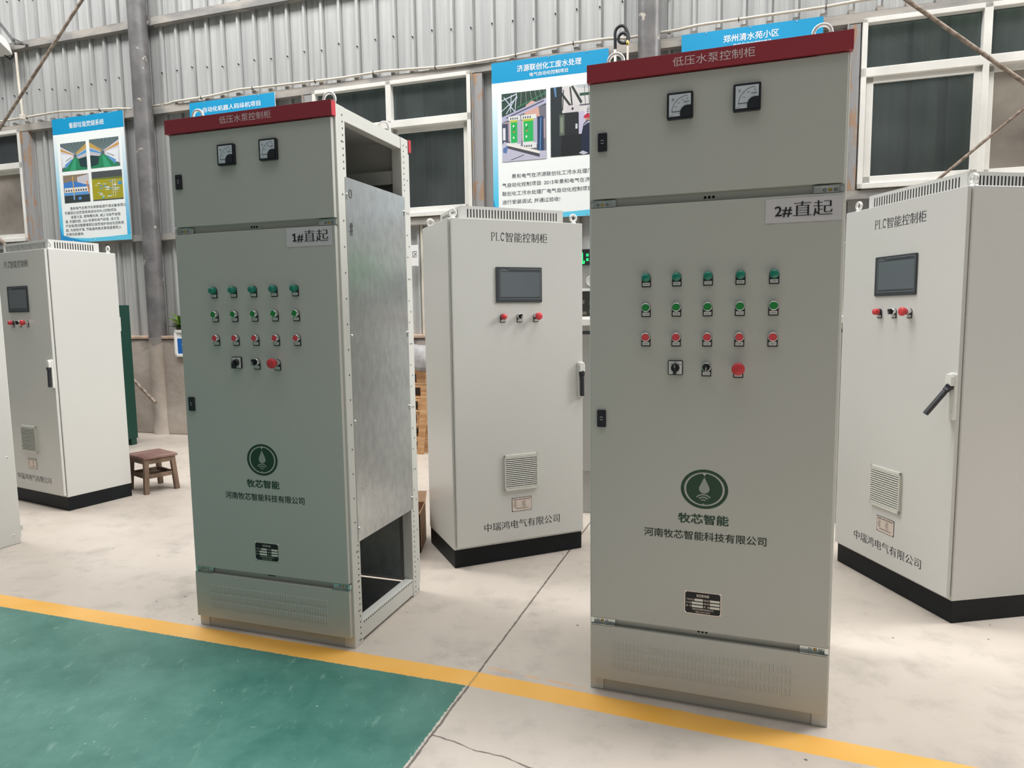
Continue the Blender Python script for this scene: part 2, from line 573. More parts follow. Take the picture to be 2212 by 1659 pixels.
    def text(self, s, u0, z0, y, h, u1=None, m=0, off=0.0, adv=1.0, col=None, anchor='l', song=0.0):
        """letters on a front: u0 left edge, z0 baseline, h em height, u1 right edge (stretches)"""
        bold = max(0.0, off)
        vs, fs = glyphs(s, -song * 0.75 if song else min(off, 0.0))
        if not vs:
            return self
        x0 = min(v[0] for v in vs)
        x1 = max(v[0] for v in vs)
        kx = (u1 - u0) / (x1 - x0) if u1 is not None else h * adv
        if anchor == 'c' and u1 is None:
            u0 = u0 - (x1 - x0) * kx / 2
        if anchor == 'o':
            x0 = 0.0
        sh = [(0, 0)]
        if song:
            sh = [(-song, 0), (0, 0), (song, 0)]
        if bold:
            sh = [(-bold, 0), (bold, 0), (0, bold * 0.6), (0, -bold * 0.6)]
        for i_, (a, b_) in enumerate(sh):
            self.add([(u0 + (v[0] - x0 + a) * kx, y - 0.00004 * i_, z0 + (v[1] + b_) * h) for v in vs], fs, m, False, col)
        return self

    def mesh(self, name, mats):
        me = bpy.data.meshes.new(name)
        me.from_pydata(self.v, [], self.f)
        for m_ in mats:
            me.materials.append(m_)
        me.polygons.foreach_set('material_index', self.m)
        me.polygons.foreach_set('use_smooth', self.s)
        if any(c is not None for c in self.c):
            at_ = me.color_attributes.new('ink', 'FLOAT_COLOR', 'CORNER')
            for p, c in zip(me.polygons, self.c):
                for li in p.loop_indices:
                    at_.data[li].color = (*(c or (1, 1, 1)), 1)
        me.update()
        return me

    def build(self, name, mats, parent=None, loc=None, rotz=0.0, bevel=0.0, seg=2, label=None):
        if not isinstance(mats, (list, tuple)):
            mats = [mats]
        o = bpy.data.objects.new(name, self.mesh(name, mats))
        COL.objects.link(o)
        if parent:
            o.parent = parent
        if loc:
            o.location = loc
        if rotz:
            o.rotation_euler = (0, 0, rotz)
        if bevel:
            md = o.modifiers.new('edge', 'BEVEL')
            md.width = bevel
            md.segments = seg
            md.limit_method = 'ANGLE'
            md.angle_limit = 0.7
            md.harden_normals = False
        if label:
            o['label'] = label
        return o


def thing(name, label, cat, loc=(0, 0, 0), rotz=0.0, group=None):
    o = bpy.data.objects.new(name, None)
    COL.objects.link(o)
    o.location = loc
    o.rotation_euler = (0, 0, rotz)
    o.empty_display_size = 0.1
    return tag(o, label, cat, group)


def tag(o, label, cat, group=None):
    o['label'] = label
    o['category'] = cat
    if group:
        o['group'] = group
    return o


def struct(o):
    o['kind'] = 'structure'
    return o


CACHE = {}


def inst(key, name, mats, make, parent, loc, bevel=0.0, label=None):
    """a part whose mesh is made once and shared by its repeats"""
    if key not in CACHE:
        mb = MB()
        make(mb)
        CACHE[key] = mb.mesh(name, mats if isinstance(mats, (list, tuple)) else [mats])
    o = bpy.data.objects.new(name, CACHE[key])
    COL.objects.link(o)
    o.parent = parent
    o.location = loc
    if bevel:
        md = o.modifiers.new('edge', 'BEVEL')
        md.width = bevel
        md.segments = 2
        md.limit_method = 'ANGLE'
    if label:
        o['label'] = label
    return o


def arch(w2, z0, zc, seg=12):
    """plate outline: square foot, round head of radius w2 round (0, zc)"""
    return [(-w2, z0), (w2, z0)] + [(w2 * math.cos(PI * k / seg), zc + w2 * math.sin(PI * k / seg)) for k in range(seg + 1)]


def rrect(x0, x1, z0, z1, r, seg=5):
    pts = []
    for cx, cz, a0 in ((x1 - r, z0 + r, -PI / 2), (x1 - r, z1 - r, 0), (x0 + r, z1 - r, PI / 2), (x0 + r, z0 + r, PI)):
        for k in range(seg + 1):
            t_ = a0 + PI / 2 * k / seg
            pts.append((cx + r * math.cos(t_), cz + r * math.sin(t_)))
    return pts


# ------------------------------------------------------------------ the setting
WY, WA = 6.7805, -0.31
WLOC = (0, WY, 0)                     # wall frame: x along the wall, y into it, z up


def wbuild(mb, name, mats, **k):
    return mb.build(name, mats, loc=WLOC, rotz=WA, **k)


fl = MB()
fl.add([(-9, -3, 0), (9, -3, 0), (9, 12, 0), (-9, 12, 0)], [(0, 1, 2, 3)])
struct(fl.build('floor', FLOOR))

# corrugated cladding with raised ribs, openings at the windows
WINS = [(-8.36, -6.55), (-2.25, -0.43), (3.09, 4.90)]
WZ0, WZ1 = 2.41, 3.80
PITCHR = 0.2145
R0 = -0.429
DB = 0.20                              # cladding plane behind the brick face
ribs = []
k = -45
while R0 + k * PITCHR < 8.5:
    ribs.append(R0 + k * PITCHR)
    k += 1
prof = []
for r in ribs:
    prof += [(r - 0.024, 0), (r - 0.013, -0.030), (r + 0.012, -0.030), (r + 0.019, 0.014), (r + 0.029, 0.014), (r + 0.033, 0)]
    for q in (0.085, 0.131):
        prof += [(r + q - 0.006, 0), (r + q, 0.0016), (r + q + 0.006, 0)]
cuts = sorted(set([c for w_ in WINS for c in w_]))


def pd(s):
    for (a, da), (b_, db) in zip(prof, prof[1:]):
        if a <= s <= b_:
            return da + (db - da) * (s - a) / (b_ - a)
    return 0


pp = sorted(prof + [(c, pd(c)) for c in cuts])
cl = MB()
for (a, da), (b_, db) in zip(pp, pp[1:]):
    if b_ - a < 1e-6:
        continue
    mid_ = (a + b_) / 2
    spans = [(0.9, 6.6)]
    if any(w0 < mid_ < w1 for w0, w1 in WINS):
        spans = [(0.9, WZ0), (WZ1, 6.6)]
    for z0, z1 in spans:
        cl.add([(a, DB + da, z0), (b_, DB + db, z0), (b_, DB + db, z1), (a, DB + da, z1)], [(0, 1, 2, 3)])
struct(wbuild(cl, 'wall_back', CLAD))
# screws along the purlin lines belong to the sheet
sc = MB()
for r in ribs:
    for z in (4.24, 5.35):
        sc.lathe((r + random.uniform(-.004, .004), DB - 0.030, z + random.uniform(-.03, .03)), [(0.007, 0), (0.007, 0.012), (0.003, 0.022)], seg=6)
o = struct(wbuild(sc, 'trim_1', BLACKM))

lw = MB()
lw.box(-11, 8.5, 0.0, 0.34, 0.0, 1.15)
struct(wbuild(lw, 'wall_lower', SOIL, bevel=0.01))
lg = MB()
lg.box(-11, 8.5, -0.012, 0.34, 1.15, 1.185)
struct(wbuild(lg, 'trim_2', LEDGE, bevel=0.006))


def purlin(name, z0, z1, x0, x1, feet=False):
    mb = MB()
    mb.box(x0, x1, 0.12, 0.128, z0, z1)
    mb.box(x0, x1, 0.12, 0.197, z1 - 0.006, z1)
    mb.box(x0, x1, 0.12, 0.197, z0, z0 + 0.006)
    if feet:
        for r in ribs:
            if x0 < r < x1:
                mb.prism([(r - 0.012, z1 - 0.03), (r + 0.012, z1 - 0.03), (r + 0.028, z1 + 0.035), (r - 0.028, z1 + 0.035)], 0.126, 0.196)
    struct(wbuild(mb, name, PURLIN, bevel=0.003))


purlin('trim_3', 3.775, 3.86, -11, 8.5, True)
purlin('trim_4', 4.77, 4.86, -11, 8.5)
purlin('trim_5', 2.325, 2.405, -11, 8.5)
ti = 6
for s0, s1 in ((-6.55, -6.42), (-2.38, -2.25), (-0.42, -0.31), (2.975, 3.08), (4.905, 5.0), (-8.5, -8.37)):
    mb = MB()
    mb.box(s0, s1, 0.124, 0.195, 2.40, 3.775)
    mb.box(s0, s0 + 0.012, 0.105, 0.124, 2.40, 3.775)
    struct(wbuild(mb, 'trim_%d' % ti, JAMB, bevel=0.004))
    ti += 1


def column(s, name):
    mb = MB()
    mb.lathe((s, 0.035, 0), [(0.102, 1.17), (0.102, 6.6)], axis='z', seg=40)
    mb.lathe((s, 0.035, 0), [(0.118, 0.0), (0.112, 0.02), (0.104, 0.18), (0.107, 0.40), (0.103, 0.62), (0.1045, 0.95), (0.1025, 1.17)], axis='z', seg=40, m=1)
    mb.box(s - 0.11, s - 0.02, 0.09, 0.14, 3.77, 3.85)
    mb.box(s + 0.02, s + 0.11, 0.09, 0.16, 4.76, 4.87)
    return struct(wbuild(mb, name, [STEELG, SOIL]))


column(-4.475, 'column')
column(1.335, 'column')


def window(k, s0, s1, beige=()):
    """white frame, two fixed lights above, two sashes below"""
    root = bpy.data.objects.new('window_%d' % k, None)
    mb = MB()
    mid_ = (s0 + s1) / 2
    y0, y1 = 0.10, 0.20
    for a, b_, c, d in ((s0, s1, WZ0, WZ0 + 0.045), (s0, s1, WZ1 - 0.04, WZ1), (s0, s0 + 0.04, WZ0, WZ1), (s1 - 0.04, s1, WZ0, WZ1), (s0, s1, 3.325, 3.40), (mid_ - 0.03, mid_ + 0.03, 3.38, WZ1), (mid_ - 0.022, mid_ + 0.022, WZ0, 3.33)):
        mb.box(a, b_, y0, y1, c, d)
    fr = wbuild(mb, 'window_%d' % k, UPVC, bevel=0.004)
    bpy.data.objects.remove(root)
    struct(fr)
    for i, (a, b_) in enumerate(((s0, mid_), (mid_, s1))):
        p = MB()
        p.box(a + (0.04 if i == 0 else 0.03), b_ - (0.03 if i == 0 else 0.04), 0.165, 0.171, 3.40, WZ1 - 0.04)
        p.build('pane', GLASS, fr)
        x0, x1 = a + (0.045 if i == 0 else 0.02), b_ - (0.02 if i == 0 else 0.045)
        yy = 0.125 if i == 0 else 0.155
        sm = MB()
        for q in ((x0, x1, 2.45, 2.515), (x0, x1, 3.275, 3.33), (x0, x0 + 0.055, 2.45, 3.33), (x1 - 0.055, x1, 2.45, 3.33)):
            sm.box(q[0], q[1], yy, yy + 0.035, q[2], q[3])
        sa = sm.build('sash', UPVC, fr, bevel=0.004)
        p = MB()
        p.box(x0 + 0.05, x1 - 0.05, yy + 0.015, yy + 0.021, 2.51, 3.28)
        p.build('pane', GLASS_BEIGE if i in beige else GLASS, sa)
    return fr


window(1, *WINS[0], beige=(0, 1))
window(2, *WINS[1])
window(3, *WINS[2], beige=(1,))

# the neighbouring shed seen dimly through the panes, under an added shading lid
OUTM = mat('outside_sheet', (0.30, 0.33, 0.28), 0.7, col2=(0.52, 0.53, 0.46), scale=1.5, stretch=(4, 1, 0.2))
ow = MB()
s = -11.0
i = 0
while s < 8.5:
    w_ = (0.30, 0.05, 0.22, 0.08)[i % 4]
    dd = (0, 0.03, 0.0, 0.05)[i % 4]
    ow.box(s, s + w_, 0.95 + dd, 1.05, 0, 4.1)
    s += w_
    i += 1
struct(wbuild(ow, 'wall_outside', OUTM))
ro = MB()
ro.box(-11, 8.5, 0.24, 0.70, 4.1, 4.14)  # lid added to keep daylight off the gap behind the windows
struct(wbuild(ro, 'shade_lid_outside', OUTM))

# ------------------------------------------------------------------ brace rods, conduit, floodlight, hose
for lab, p, q, r, dy in (
        ('rusty diagonal brace rod rising to the left column top', (-4.50, 5.63), (-9.9, 0.87), 0.017, -0.09),
        ('pale brace rod ending low on the left column base', (-4.40, 0.40), (-9.9, 5.2), 0.020, -0.14),
        ('ribbed brace rod crossing the upper right window downward', (1.40, 5.52), (6.5, 1.06), 0.017, -0.14),
        ('thin twisted brace rod rising across the right window bottom', (1.40, 0.42), (6.5, 4.95), 0.012, -0.09)):
    mb = MB()
    kk = 60
    pts = [(p[0] + (q[0] - p[0]) * t_ / kk, dy, p[1] + (q[1] - p[1]) * t_ / kk) for t_ in range(kk + 1)]
    mb.tube(pts, r, 8)
    tag(wbuild(mb, 'brace_rod', ROD), lab, 'rod')

con = [(-10.5, 3.93), (-6.857, 3.914), (-6.142, 3.929), (-5.828, 3.935), (-5.485, 3.909), (-4.708, 3.865), (-4.397, 3.872), (-3.879, 3.872), (-3.562, 3.88), (-3.184, 3.907), (-2.67, 3.894), (-1.889, 3.882), (-1.394, 3.893), (-1.037, 3.874), (-0.692, 3.856), (-0.358, 3.857), (-0.03, 3.868), (0.277, 3.893), (0.605, 3.911), (0.923, 3.911), (1.194, 3.912), (1.439, 3.919), (1.784, 3.919), (2.785, 3.924), (3.04, 3.937), (5, 3.95)]
ct = thing('cable_conduit', 'cream cable conduit sagging along the sheet wall above the posters', 'conduit', WLOC, WA)
mb = MB()
def con_z(a):
    return next(z0 + (z1 - z0) * (a - a0) / (a1 - a0) for (a0, z0), (a1, z1) in zip(con, con[1:]) if a0 <= a <= a1)


pts = []
k = 0
while -10.5 + 0.08 * k < 5:
    a = -10.5 + 0.08 * k
    near = max(0.0, 1 - min(abs(a + 4.475), abs(a - 1.335)) / 0.42)     # the conduit dips behind each column
    pts.append((a, 0.105 + 0.0505 * min(1.0, near * 2.2), con_z(a) + 0.012))
    k += 1
mb.tube(pts, 0.013, 10)
mb.build('pipe', CONDUIT, ct)
for a in (-9, -7.6, -6.4, -5.2, -3.7, -3.0, -2.2, -1.5, -0.8, 0.05, 0.62, 1.02, 2.1, 2.8):
    mb = MB()
    z = con_z(a)
    mb.tube([(a, 0.105 + 0.0155 * math.cos(t_), z + 0.012 + 0.0155 * math.sin(t_)) for t_ in [2 * PI * j / 10 for j in range(10)]], 0.004, 5, True)
    mb.box(a - 0.002, a + 0.002, 0.085, 0.12, z - 0.01, z - 0.004)
    mb.build('cable_tie', BLACKM, ct)
cd = thing('cable_conduit', 'short vertical cream conduit dropping from the floodlight at the left edge', 'conduit', WLOC, WA)
mb = MB()
mb.tube([(-6.43, 0.058, 4.70), (-6.42, 0.058, 4.3), (-6.40, 0.058, 3.93)], 0.016, 8)
mb.build('pipe', CONDUIT, cd)
mb = MB()
mb.box(-6.425, -6.375, 0.028, 0.080, 3.89, 3.955)
mb.build('junction_elbow', CONDUIT, cd, bevel=0.008)

fd = thing('floodlight', 'white floodlight on a bracket at the upper left edge', 'lamp', WLOC, WA)
mb = MB()
mb.obox((-6.42, 0.02, 4.86), (-6.30, 0.10, 4.79), 0.02, 0.02)
mb.obox((-6.58, 0.0, 5.05), (-6.41, 0.05, 4.80), 0.025, 0.03)
mb.obox((-6.41, 0.05, 4.80), (-6.29, 0.12, 4.80), 0.03, 0.012)
mb.build('bracket', STEELG, fd)
mb = MB()
mb.add([(-6.95, -0.12, 4.80), (-6.48, -0.12, 4.80), (-6.48, 0.06, 4.68), (-6.95, 0.06, 4.68), (-6.95, -0.10, 4.95), (-6.56, -0.10, 4.95), (-6.56, 0.08, 4.86), (-6.95, 0.08, 4.86)],
       [(3, 2, 1, 0), (4, 5, 6, 7), (0, 1, 5, 4), (1, 2, 6, 5), (2, 3, 7, 6), (3, 0, 4, 7)])
mb.build('lamp_housing', WHITEP, fd, bevel=0.01)
mb = MB()
mb.tube([(-6.62, 0.05, 4.70), (-6.55, 0.07, 4.64), (-6.47, 0.07, 4.69), (-6.432, 0.058, 4.725)], 0.010, 7)
mb.build('cable', RUBBER, fd)

hs = thing('hose', 'coiled black rubber hose with brass end hanging by the right column', 'hose', WLOC, WA)
mb = MB()
hp = [(1.04, 3.76), (1.04, 3.84), (1.04, 3.90), (1.055, 3.935), (1.09, 3.953), (1.125, 3.94), (1.146, 3.905), (1.160, 3.86), (1.163, 3.83), (1.150, 3.80), (1.116, 3.795), (1.082, 3.812), (1.073, 3.838), (1.085, 3.868), (1.116, 3.880), (1.148, 3.862), (1.158, 3.83), (1.158, 3.80)]
def smooth(p, sub=5):
    out = []
    q = [p[0]] + list(p) + [p[-1]]
    for i_ in range(1, len(q) - 2):
        for j in range(sub):
            t_ = j / sub
            out.append(tuple(0.5 * (2 * b_ + (c - a) * t_ + (2 * a - 5 * b_ + 4 * c - d) * t_ ** 2 + (3 * b_ - a - 3 * c + d) * t_ ** 3) for a, b_, c, d in zip(q[i_ - 1], q[i_], q[i_ + 1], q[i_ + 2])))
    return out + [p[-1]]


mb.tube(smooth([(a, -0.05 - 0.0022 * i_, z) for i_, (a, z) in enumerate(hp)]), 0.0135, 12)
mb.build('rubber_tube', RUBBER, hs)
mb = MB()
mb.lathe((1.158, -0.09, 3.765), [(0.012, 0), (0.014, 0.005), (0.014, 0.035), (0.011, 0.04)], axis='z', seg=14)
mb.build('brass_fitting', BRASS, hs)
mb = MB()
mb.tube([(1.158, -0.09, 3.77), (1.157, -0.09, 3.5), (1.155, -0.09, 1.2)], 0.010, 8)
mb.build('supply_pipe', CONDUIT, hs)
mb = MB()
mb.tube([(1.04, -0.05, 3.77), (1.04, -0.05, 3.72), (1.04, -0.05, 3.45)], 0.012, 8)
mb.build('nozzle', WHITEP, hs)

# ------------------------------------------------------------------ wall posters
CYAN = (0.0, 0.30, 0.62)


def lerp(a, b_, t_):
    return tuple(x + (y - x) * t_ for x, y in zip(a, b_))


class Pic:
    """a printed photograph drawn in its own unit square"""

    def __init__(s, mb, x0, x1, z0, z1, y):
        s.mb, s.x0, s.x1, s.z0, s.z1, s.y = mb, x0, x1, z0, z1, y
        s.k = 0

    def p(s, pts, col):
        s.k += 1
        s.mb.flat([(s.x0 + (s.x1 - s.x0) * min(1, max(0, a)), s.z0 + (s.z1 - s.z0) * min(1, max(0, b_))) for a, b_ in pts], s.y - 0.00004 * s.k, 0, col)

    def r(s, a, b_, c, d, col):
        s.p([(a, c), (b_, c), (b_, d), (a, d)], col)

    def ln(s, a, b_, c, d, w_, col):
        v = Vector((c - a, d - b_))
        if v.length < 1e-6:
            return
        v.normalize()
        nx, ny = -v.y * w_ / 2, v.x * w_ / 2
        s.p([(a + nx, b_ + ny), (a - nx, b_ - ny), (c - nx, d - ny), (c + nx, d + ny)], col)


def pic_hall(P, flip):
    X = (lambda a: 1 - a) if flip else (lambda a: a)
    P.r(0, 1, 0, 1, (0.10, 0.13, 0.14))
    P.p([(X(0), 1), (X(1), 1), (X(0.62), 0.55), (X(0.5), 0.55)], (0.10, 0.145, 0.15))
    for k_ in range(7):
        P.ln(X(0.05 + 0.15 * k_), 1, X(0.55), 0.56, 0.008, (0.30, 0.36, 0.38))
    P.p([(X(0), 0.9), (X(0.5), 0.6), (X(0.5), 0.42), (X(0), 0.1)], (0.62, 0.60, 0.66))
    P.p([(X(0), 0.82), (X(0.48), 0.58), (X(0.48), 0.55), (X(0), 0.72)], (0.55, 0.30, 0.08))
    P.p([(X(0), 0.0), (X(0.5), 0.45), (X(0.62), 0.45), (X(1), 0.05), (X(1), 0)], (0.02, 0.22, 0.10))
    P.p([(X(0.3), 0.0), (X(0.52), 0.42), (X(0.58), 0.42), (X(0.55), 0.0)], (0.04, 0.34, 0.18))
    P.p([(X(0.02), 0.62), (X(0.42), 0.55), (X(0.42), 0.40), (X(0.14), 0.15), (X(0.06), 0.15)], (0.75, 0.78, 0.82))
    P.p([(X(0.12), 0.22), (X(0.42), 0.42), (X(0.42), 0.36), (X(0.16), 0.08)], (0.12, 0.30, 0.55))
    for k_ in range(6):
        P.r(min(X(0.18 + 0.04 * k_), X(0.2 + 0.04 * k_)), max(X(0.18 + 0.04 * k_), X(0.2 + 0.04 * k_)), 0.34 + 0.02 * k_, 0.39 + 0.02 * k_, (0.05, 0.06, 0.08))
    P.p([(X(0.62), 0.55), (X(1), 0.85), (X(1), 0.2), (X(0.62), 0.45)], (0.50, 0.50, 0.53))
    P.p([(X(0.6), 0.62), (X(1), 0.92), (X(1), 0.74), (X(0.62), 0.55)], (0.50, 0.33, 0.10))
    P.p([(X(0.62), 0.52), (X(1), 0.70), (X(1), 0.60), (X(0.62), 0.48)], (0.08, 0.30, 0.62))
    P.p([(X(0.68), 0.40), (X(1), 0.46), (X(1), 0.06), (X(0.74), 0.12)], (0.02, 0.05, 0.055))


def pic_machine(P):
    P.r(0, 1, 0, 1, (0.14, 0.12, 0.10))
    P.p([(0, 1), (1, 1), (1, 0.55), (0, 0.72)], (0.32, 0.25, 0.17))
    for k_ in range(6):
        P.ln(0, 0.75 + 0.04 * k_, 1, 0.62 + 0.07 * k_, 0.012, (0.06, 0.05, 0.05))
    P.p([(0.55, 0.9), (1, 0.98), (1, 0.6), (0.55, 0.68)], (0.55, 0.54, 0.58))
    P.p([(0, 0.72), (0.4, 0.78), (0.9, 0.6), (1, 0.62), (1, 0.5), (0, 0.52)], (0.05, 0.20, 0.55))
    P.r(0.03, 0.95, 0.36, 0.54, (0.75, 0.72, 0.68))
    for k_ in range(9):
        P.r(0.08 + 0.095 * k_, 0.13 + 0.095 * k_, 0.40, 0.47, (0.04, 0.05, 0.07))
    P.r(0.0, 1, 0.24, 0.37, (0.10, 0.30, 0.62))
    P.r(0, 1, 0, 0.26, (0.035, 0.05, 0.055))
    P.ln(0.38, 0.95, 0.40, 0.1, 0.03, (0.70, 0.45, 0.08))
    P.ln(0.92, 0.75, 0.98, 0.3, 0.04, (0.75, 0.25, 0.05))
    P.p([(0.55, 0.16), (0.63, 0.2), (0.68, 0.14), (0.62, 0.08), (0.56, 0.1)], (0.08, 0.30, 0.75))
    P.r(0.36, 0.40, 0.1, 0.3, (0.10, 0.35, 0.80))


def pic_screen(P):
    P.r(0, 1, 0, 1, (0.07, 0.08, 0.085))
    P.r(0, 1, 0.04, 0.78, (0.36, 0.33, 0.02))
    P.p([(0, 0.78), (1, 0.78), (1, 0.70), (0, 0.74)], (0.14, 0.17, 0.05))
    rnd = random.Random(3)
    for k_ in range(26):
        a, b_ = rnd.uniform(0.05, 0.8), rnd.uniform(0.1, 0.66)
        c = rnd.choice([(0.75, 0.75, 0.70), (0.70, 0.72, 0.55), (0.15, 0.30, 0.45), (0.50, 0.62, 0.50)])
        P.r(a, a + rnd.uniform(0.04, 0.14), b_, b_ + rnd.uniform(0.02, 0.05), c)
    for k_ in range(6):
        P.ln(0.6, 0.25 + 0.08 * k_, 0.92, 0.25 + 0.08 * k_, 0.01, (0.62, 0.62, 0.45))
    P.ln(0.68, 0.1, 0.68, 0.7, 0.012, (0.75, 0.75, 0.65))
    P.ln(0.76, 0.1, 0.76, 0.7, 0.012, (0.75, 0.75, 0.65))
    P.r(0.86, 0.97, 0.50, 0.60, (0.05, 0.30, 0.62))
    P.r(0.3, 0.38, 0.07, 0.11, (0.05, 0.45, 0.55))


def pic_switchgear(P):
    rnd = random.Random(5)
    P.r(0, 1, 0, 1, (0.16, 0.16, 0.20))
    P.p([(0, 1), (1, 1), (1, 0.78), (0, 0.66)], (0.025, 0.06, 0.045))
    for k_ in range(7):
        P.ln(0.35 + 0.1 * k_, 1, 0.3 + 0.13 * k_, 0.8, 0.012, (0.22, 0.25, 0.22))
    for a, b_, c, d in ((0, 0.9, 0.35, 0.98), (0, 0.75, 0.36, 0.93), (0.05, 0.95, 0.3, 0.72), (0.1, 0.7, 0.35, 0.95), (0.2, 0.72, 0.22, 0.97), (0.3, 0.72, 0.34, 0.97)):
        P.ln(a, b_, c, d, 0.016, (0.55, 0.60, 0.72))
    P.ln(0.35, 0.78, 1, 0.95, 0.012, (0.05, 0.25, 0.12))
    P.p([(0.50, 0.62), (0.55, 0.80), (0.68, 0.86), (0.82, 0.82), (0.86, 0.60)], (0.62, 0.36, 0.30))
    P.p([(0, 0.66), (1, 0.88), (1, 0.80), (0, 0.58)], (0.42, 0.42, 0.58))
    P.ln(0.1, 0.64, 0.95, 0.84, 0.02, (0.08, 0.08, 0.12))
    P.r(0.02, 0.98, 0.30, 0.58, (0.38, 0.30, 0.33))
    P.r(0.0, 0.14, 0.25, 0.56, (0.06, 0.07, 0.12))
    P.r(0.02, 0.08, 0.32, 0.50, (0.70, 0.70, 0.75))
    for a in (0.17, 0.46):
        wd = 0.20 if a < 0.3 else 0.27
        P.r(a + 0.01, a + wd + 0.05, 0.18, 0.64, (0.66, 0.68, 0.70))
        P.r(a + wd - 0.02, a + wd + 0.07, 0.22, 0.60, (0.40, 0.40, 0.52))
        P.r(a + 0.03, a + wd - 0.02, 0.27, 0.58, (0.02, 0.42, 0.10))
        P.r(a + 0.02, a + wd - 0.01, 0.57, 0.60, (0.45, 0.50, 0.05))
        P.r(a - 0.02, a + wd + 0.05, 0.60, 0.66, (0.70, 0.72, 0.72))
        P.r(a + 0.02, a + wd + 0.05, 0.17, 0.25, (0.70, 0.72, 0.72))
        for k_ in range(4):
            P.r(a + 0.02 + 0.05 * k_, a + 0.045 + 0.05 * k_, 0.61, 0.64, (0.04, 0.05, 0.06))
            P.r(a + 0.04 + 0.05 * k_, a + 0.065 + 0.05 * k_, 0.19, 0.22, (0.05, 0.06, 0.08))
        P.ln(a + 0.08, 0.44, a + 0.13, 0.50, 0.012, (0.03, 0.12, 0.05))
        P.r(a + 0.08, a + 0.11, 0.50, 0.53, (0.75, 0.80, 0.78))
        P.r(a + 0.08, a + 0.11, 0.33, 0.36, (0.75, 0.80, 0.78))
        P.r(a + 0.08, a + 0.13, 0.42, 0.44, (0.45, 0.25, 0.10))
    P.r(0.80, 0.94, 0.1, 0.62, (0.03, 0.05, 0.12))
    P.ln(0.86, 0.12, 0.88, 0.6, 0.02, (0.08, 0.30, 0.60))
    P.p([(0, 0), (1, 0), (1, 0.12), (0.6, 0.12), (0.05, 0.30), (0, 0.25)], (0.48, 0.48, 0.60))
    P.p([(0.10, 0.24), (0.85, 0.08), (0.85, 0.12), (0.12, 0.28)], (0.75, 0.74, 0.70))
    P.p([(0.10, 0.20), (0.85, 0.03), (0.85, 0.08), (0.10, 0.24)], (0.07, 0.07, 0.09))
    P.p([(0.02, 0.2), (0.14, 0.24), (0.10, 0.12), (0.02, 0.14)], (0.10, 0.18, 0.40))
    P.ln(0.2, 0.02, 0.5, 0.08, 0.01, (0.05, 0.05, 0.06))


def pic_worker(P):
    P.r(0, 1, 0, 1, (0.02, 0.025, 0.025))
    P.p([(0.25, 1), (1, 1), (1, 0.62), (0.25, 0.62)], (0.62, 0.60, 0.60))
    P.p([(0.5, 1), (1, 1), (1, 0.92), (0.6, 0.96)], (0.45, 0.50, 0.52))
    for a, b_, c, d, w_ in ((0.22, 0.92, 0.44, 0.70, 0.04), (0.46, 1.0, 0.66, 0.74, 0.05), (0.42, 0.98, 0.46, 0.72, 0.03), (0.28, 0.95, 0.26, 0.66, 0.02)):
        P.ln(a, b_, c, d, w_, (0.03, 0.04, 0.04))
    P.r(0.62, 1, 0.84, 0.88, (0.02, 0.08, 0.05))
    for k_ in range(4):
        P.ln(0.72 + 0.08 * k_, 0.98, 0.74 + 0.08 * k_, 0.72, 0.012, (0.10, 0.10, 0.11))
    P.r(0.62, 1, 0.70, 0.72, (0.10, 0.10, 0.14))
    P.r(0.58, 1, 0.25, 0.62, (0.50, 0.48, 0.62))
    P.r(0.72, 1, 0.5, 0.66, (0.65, 0.62, 0.66))
    for k_ in range(5):
        P.ln(0.76, 0.52 + 0.03 * k_, 0.88, 0.52 + 0.03 * k_, 0.008, (0.10, 0.10, 0.13))
    P.ln(0.78, 0.5, 0.80, 0.68, 0.012, (0.06, 0.07, 0.10))
    P.r(0.84, 1, 0.42, 0.58, (0.15, 0.40, 0.30))
    P.r(0.33, 0.62, 0.62, 0.72, (0.58, 0.55, 0.57))
    P.p([(0.44, 0.67), (0.47, 0.695), (0.50, 0.67), (0.47, 0.645)], (0.03, 0.03, 0.04))
    P.p([(0.0, 1), (0.24, 1), (0.22, 0.0), (0.0, 0.0)], (0.022, 0.03, 0.035))
    P.p([(0.07, 1), (0.12, 1), (0.13, 0.86), (0.10, 0.86)], (0.10, 0.22, 0.42))
    P.r(0.19, 0.30, 0.30, 0.60, (0.10, 0.12, 0.10))
    P.r(0.21, 0.27, 0.34, 0.56, (0.20, 0.24, 0.18))
    P.r(0.30, 0.60, 0.05, 0.61, (0.018, 0.022, 0.024))
    P.r(0.53, 0.575, 0.38, 0.45, (0.55, 0.58, 0.62))
    P.p([(0.22, 0.0), (0.75, 0.0), (0.70, 0.3), (0.25, 0.3)], (0.012, 0.015, 0.017))
    P.p([(0.66, 0.0), (0.96, 0.0), (0.95, 0.38), (0.92, 0.47), (0.80, 0.5), (0.70, 0.44), (0.66, 0.3)], (0.012, 0.018, 0.045))
    P.p([(0.70, 0.41), (0.80, 0.45), (0.92, 0.44), (0.92, 0.46), (0.80, 0.475), (0.71, 0.43)], (0.40, 0.42, 0.55))
    P.p([(0.74, 0.48), (0.86, 0.485), (0.86, 0.53), (0.74, 0.53)], (0.42, 0.24, 0.18))
    P.p([(0.70, 0.52), (0.72, 0.56), (0.78, 0.58), (0.86, 0.56), (0.88, 0.515)], (0.50, 0.02, 0.06))
    P.p([(0.6, 0.03), (0.68, 0.06), (0.80, 0.02), (0.7, 0)], (0.45, 0.48, 0.55))


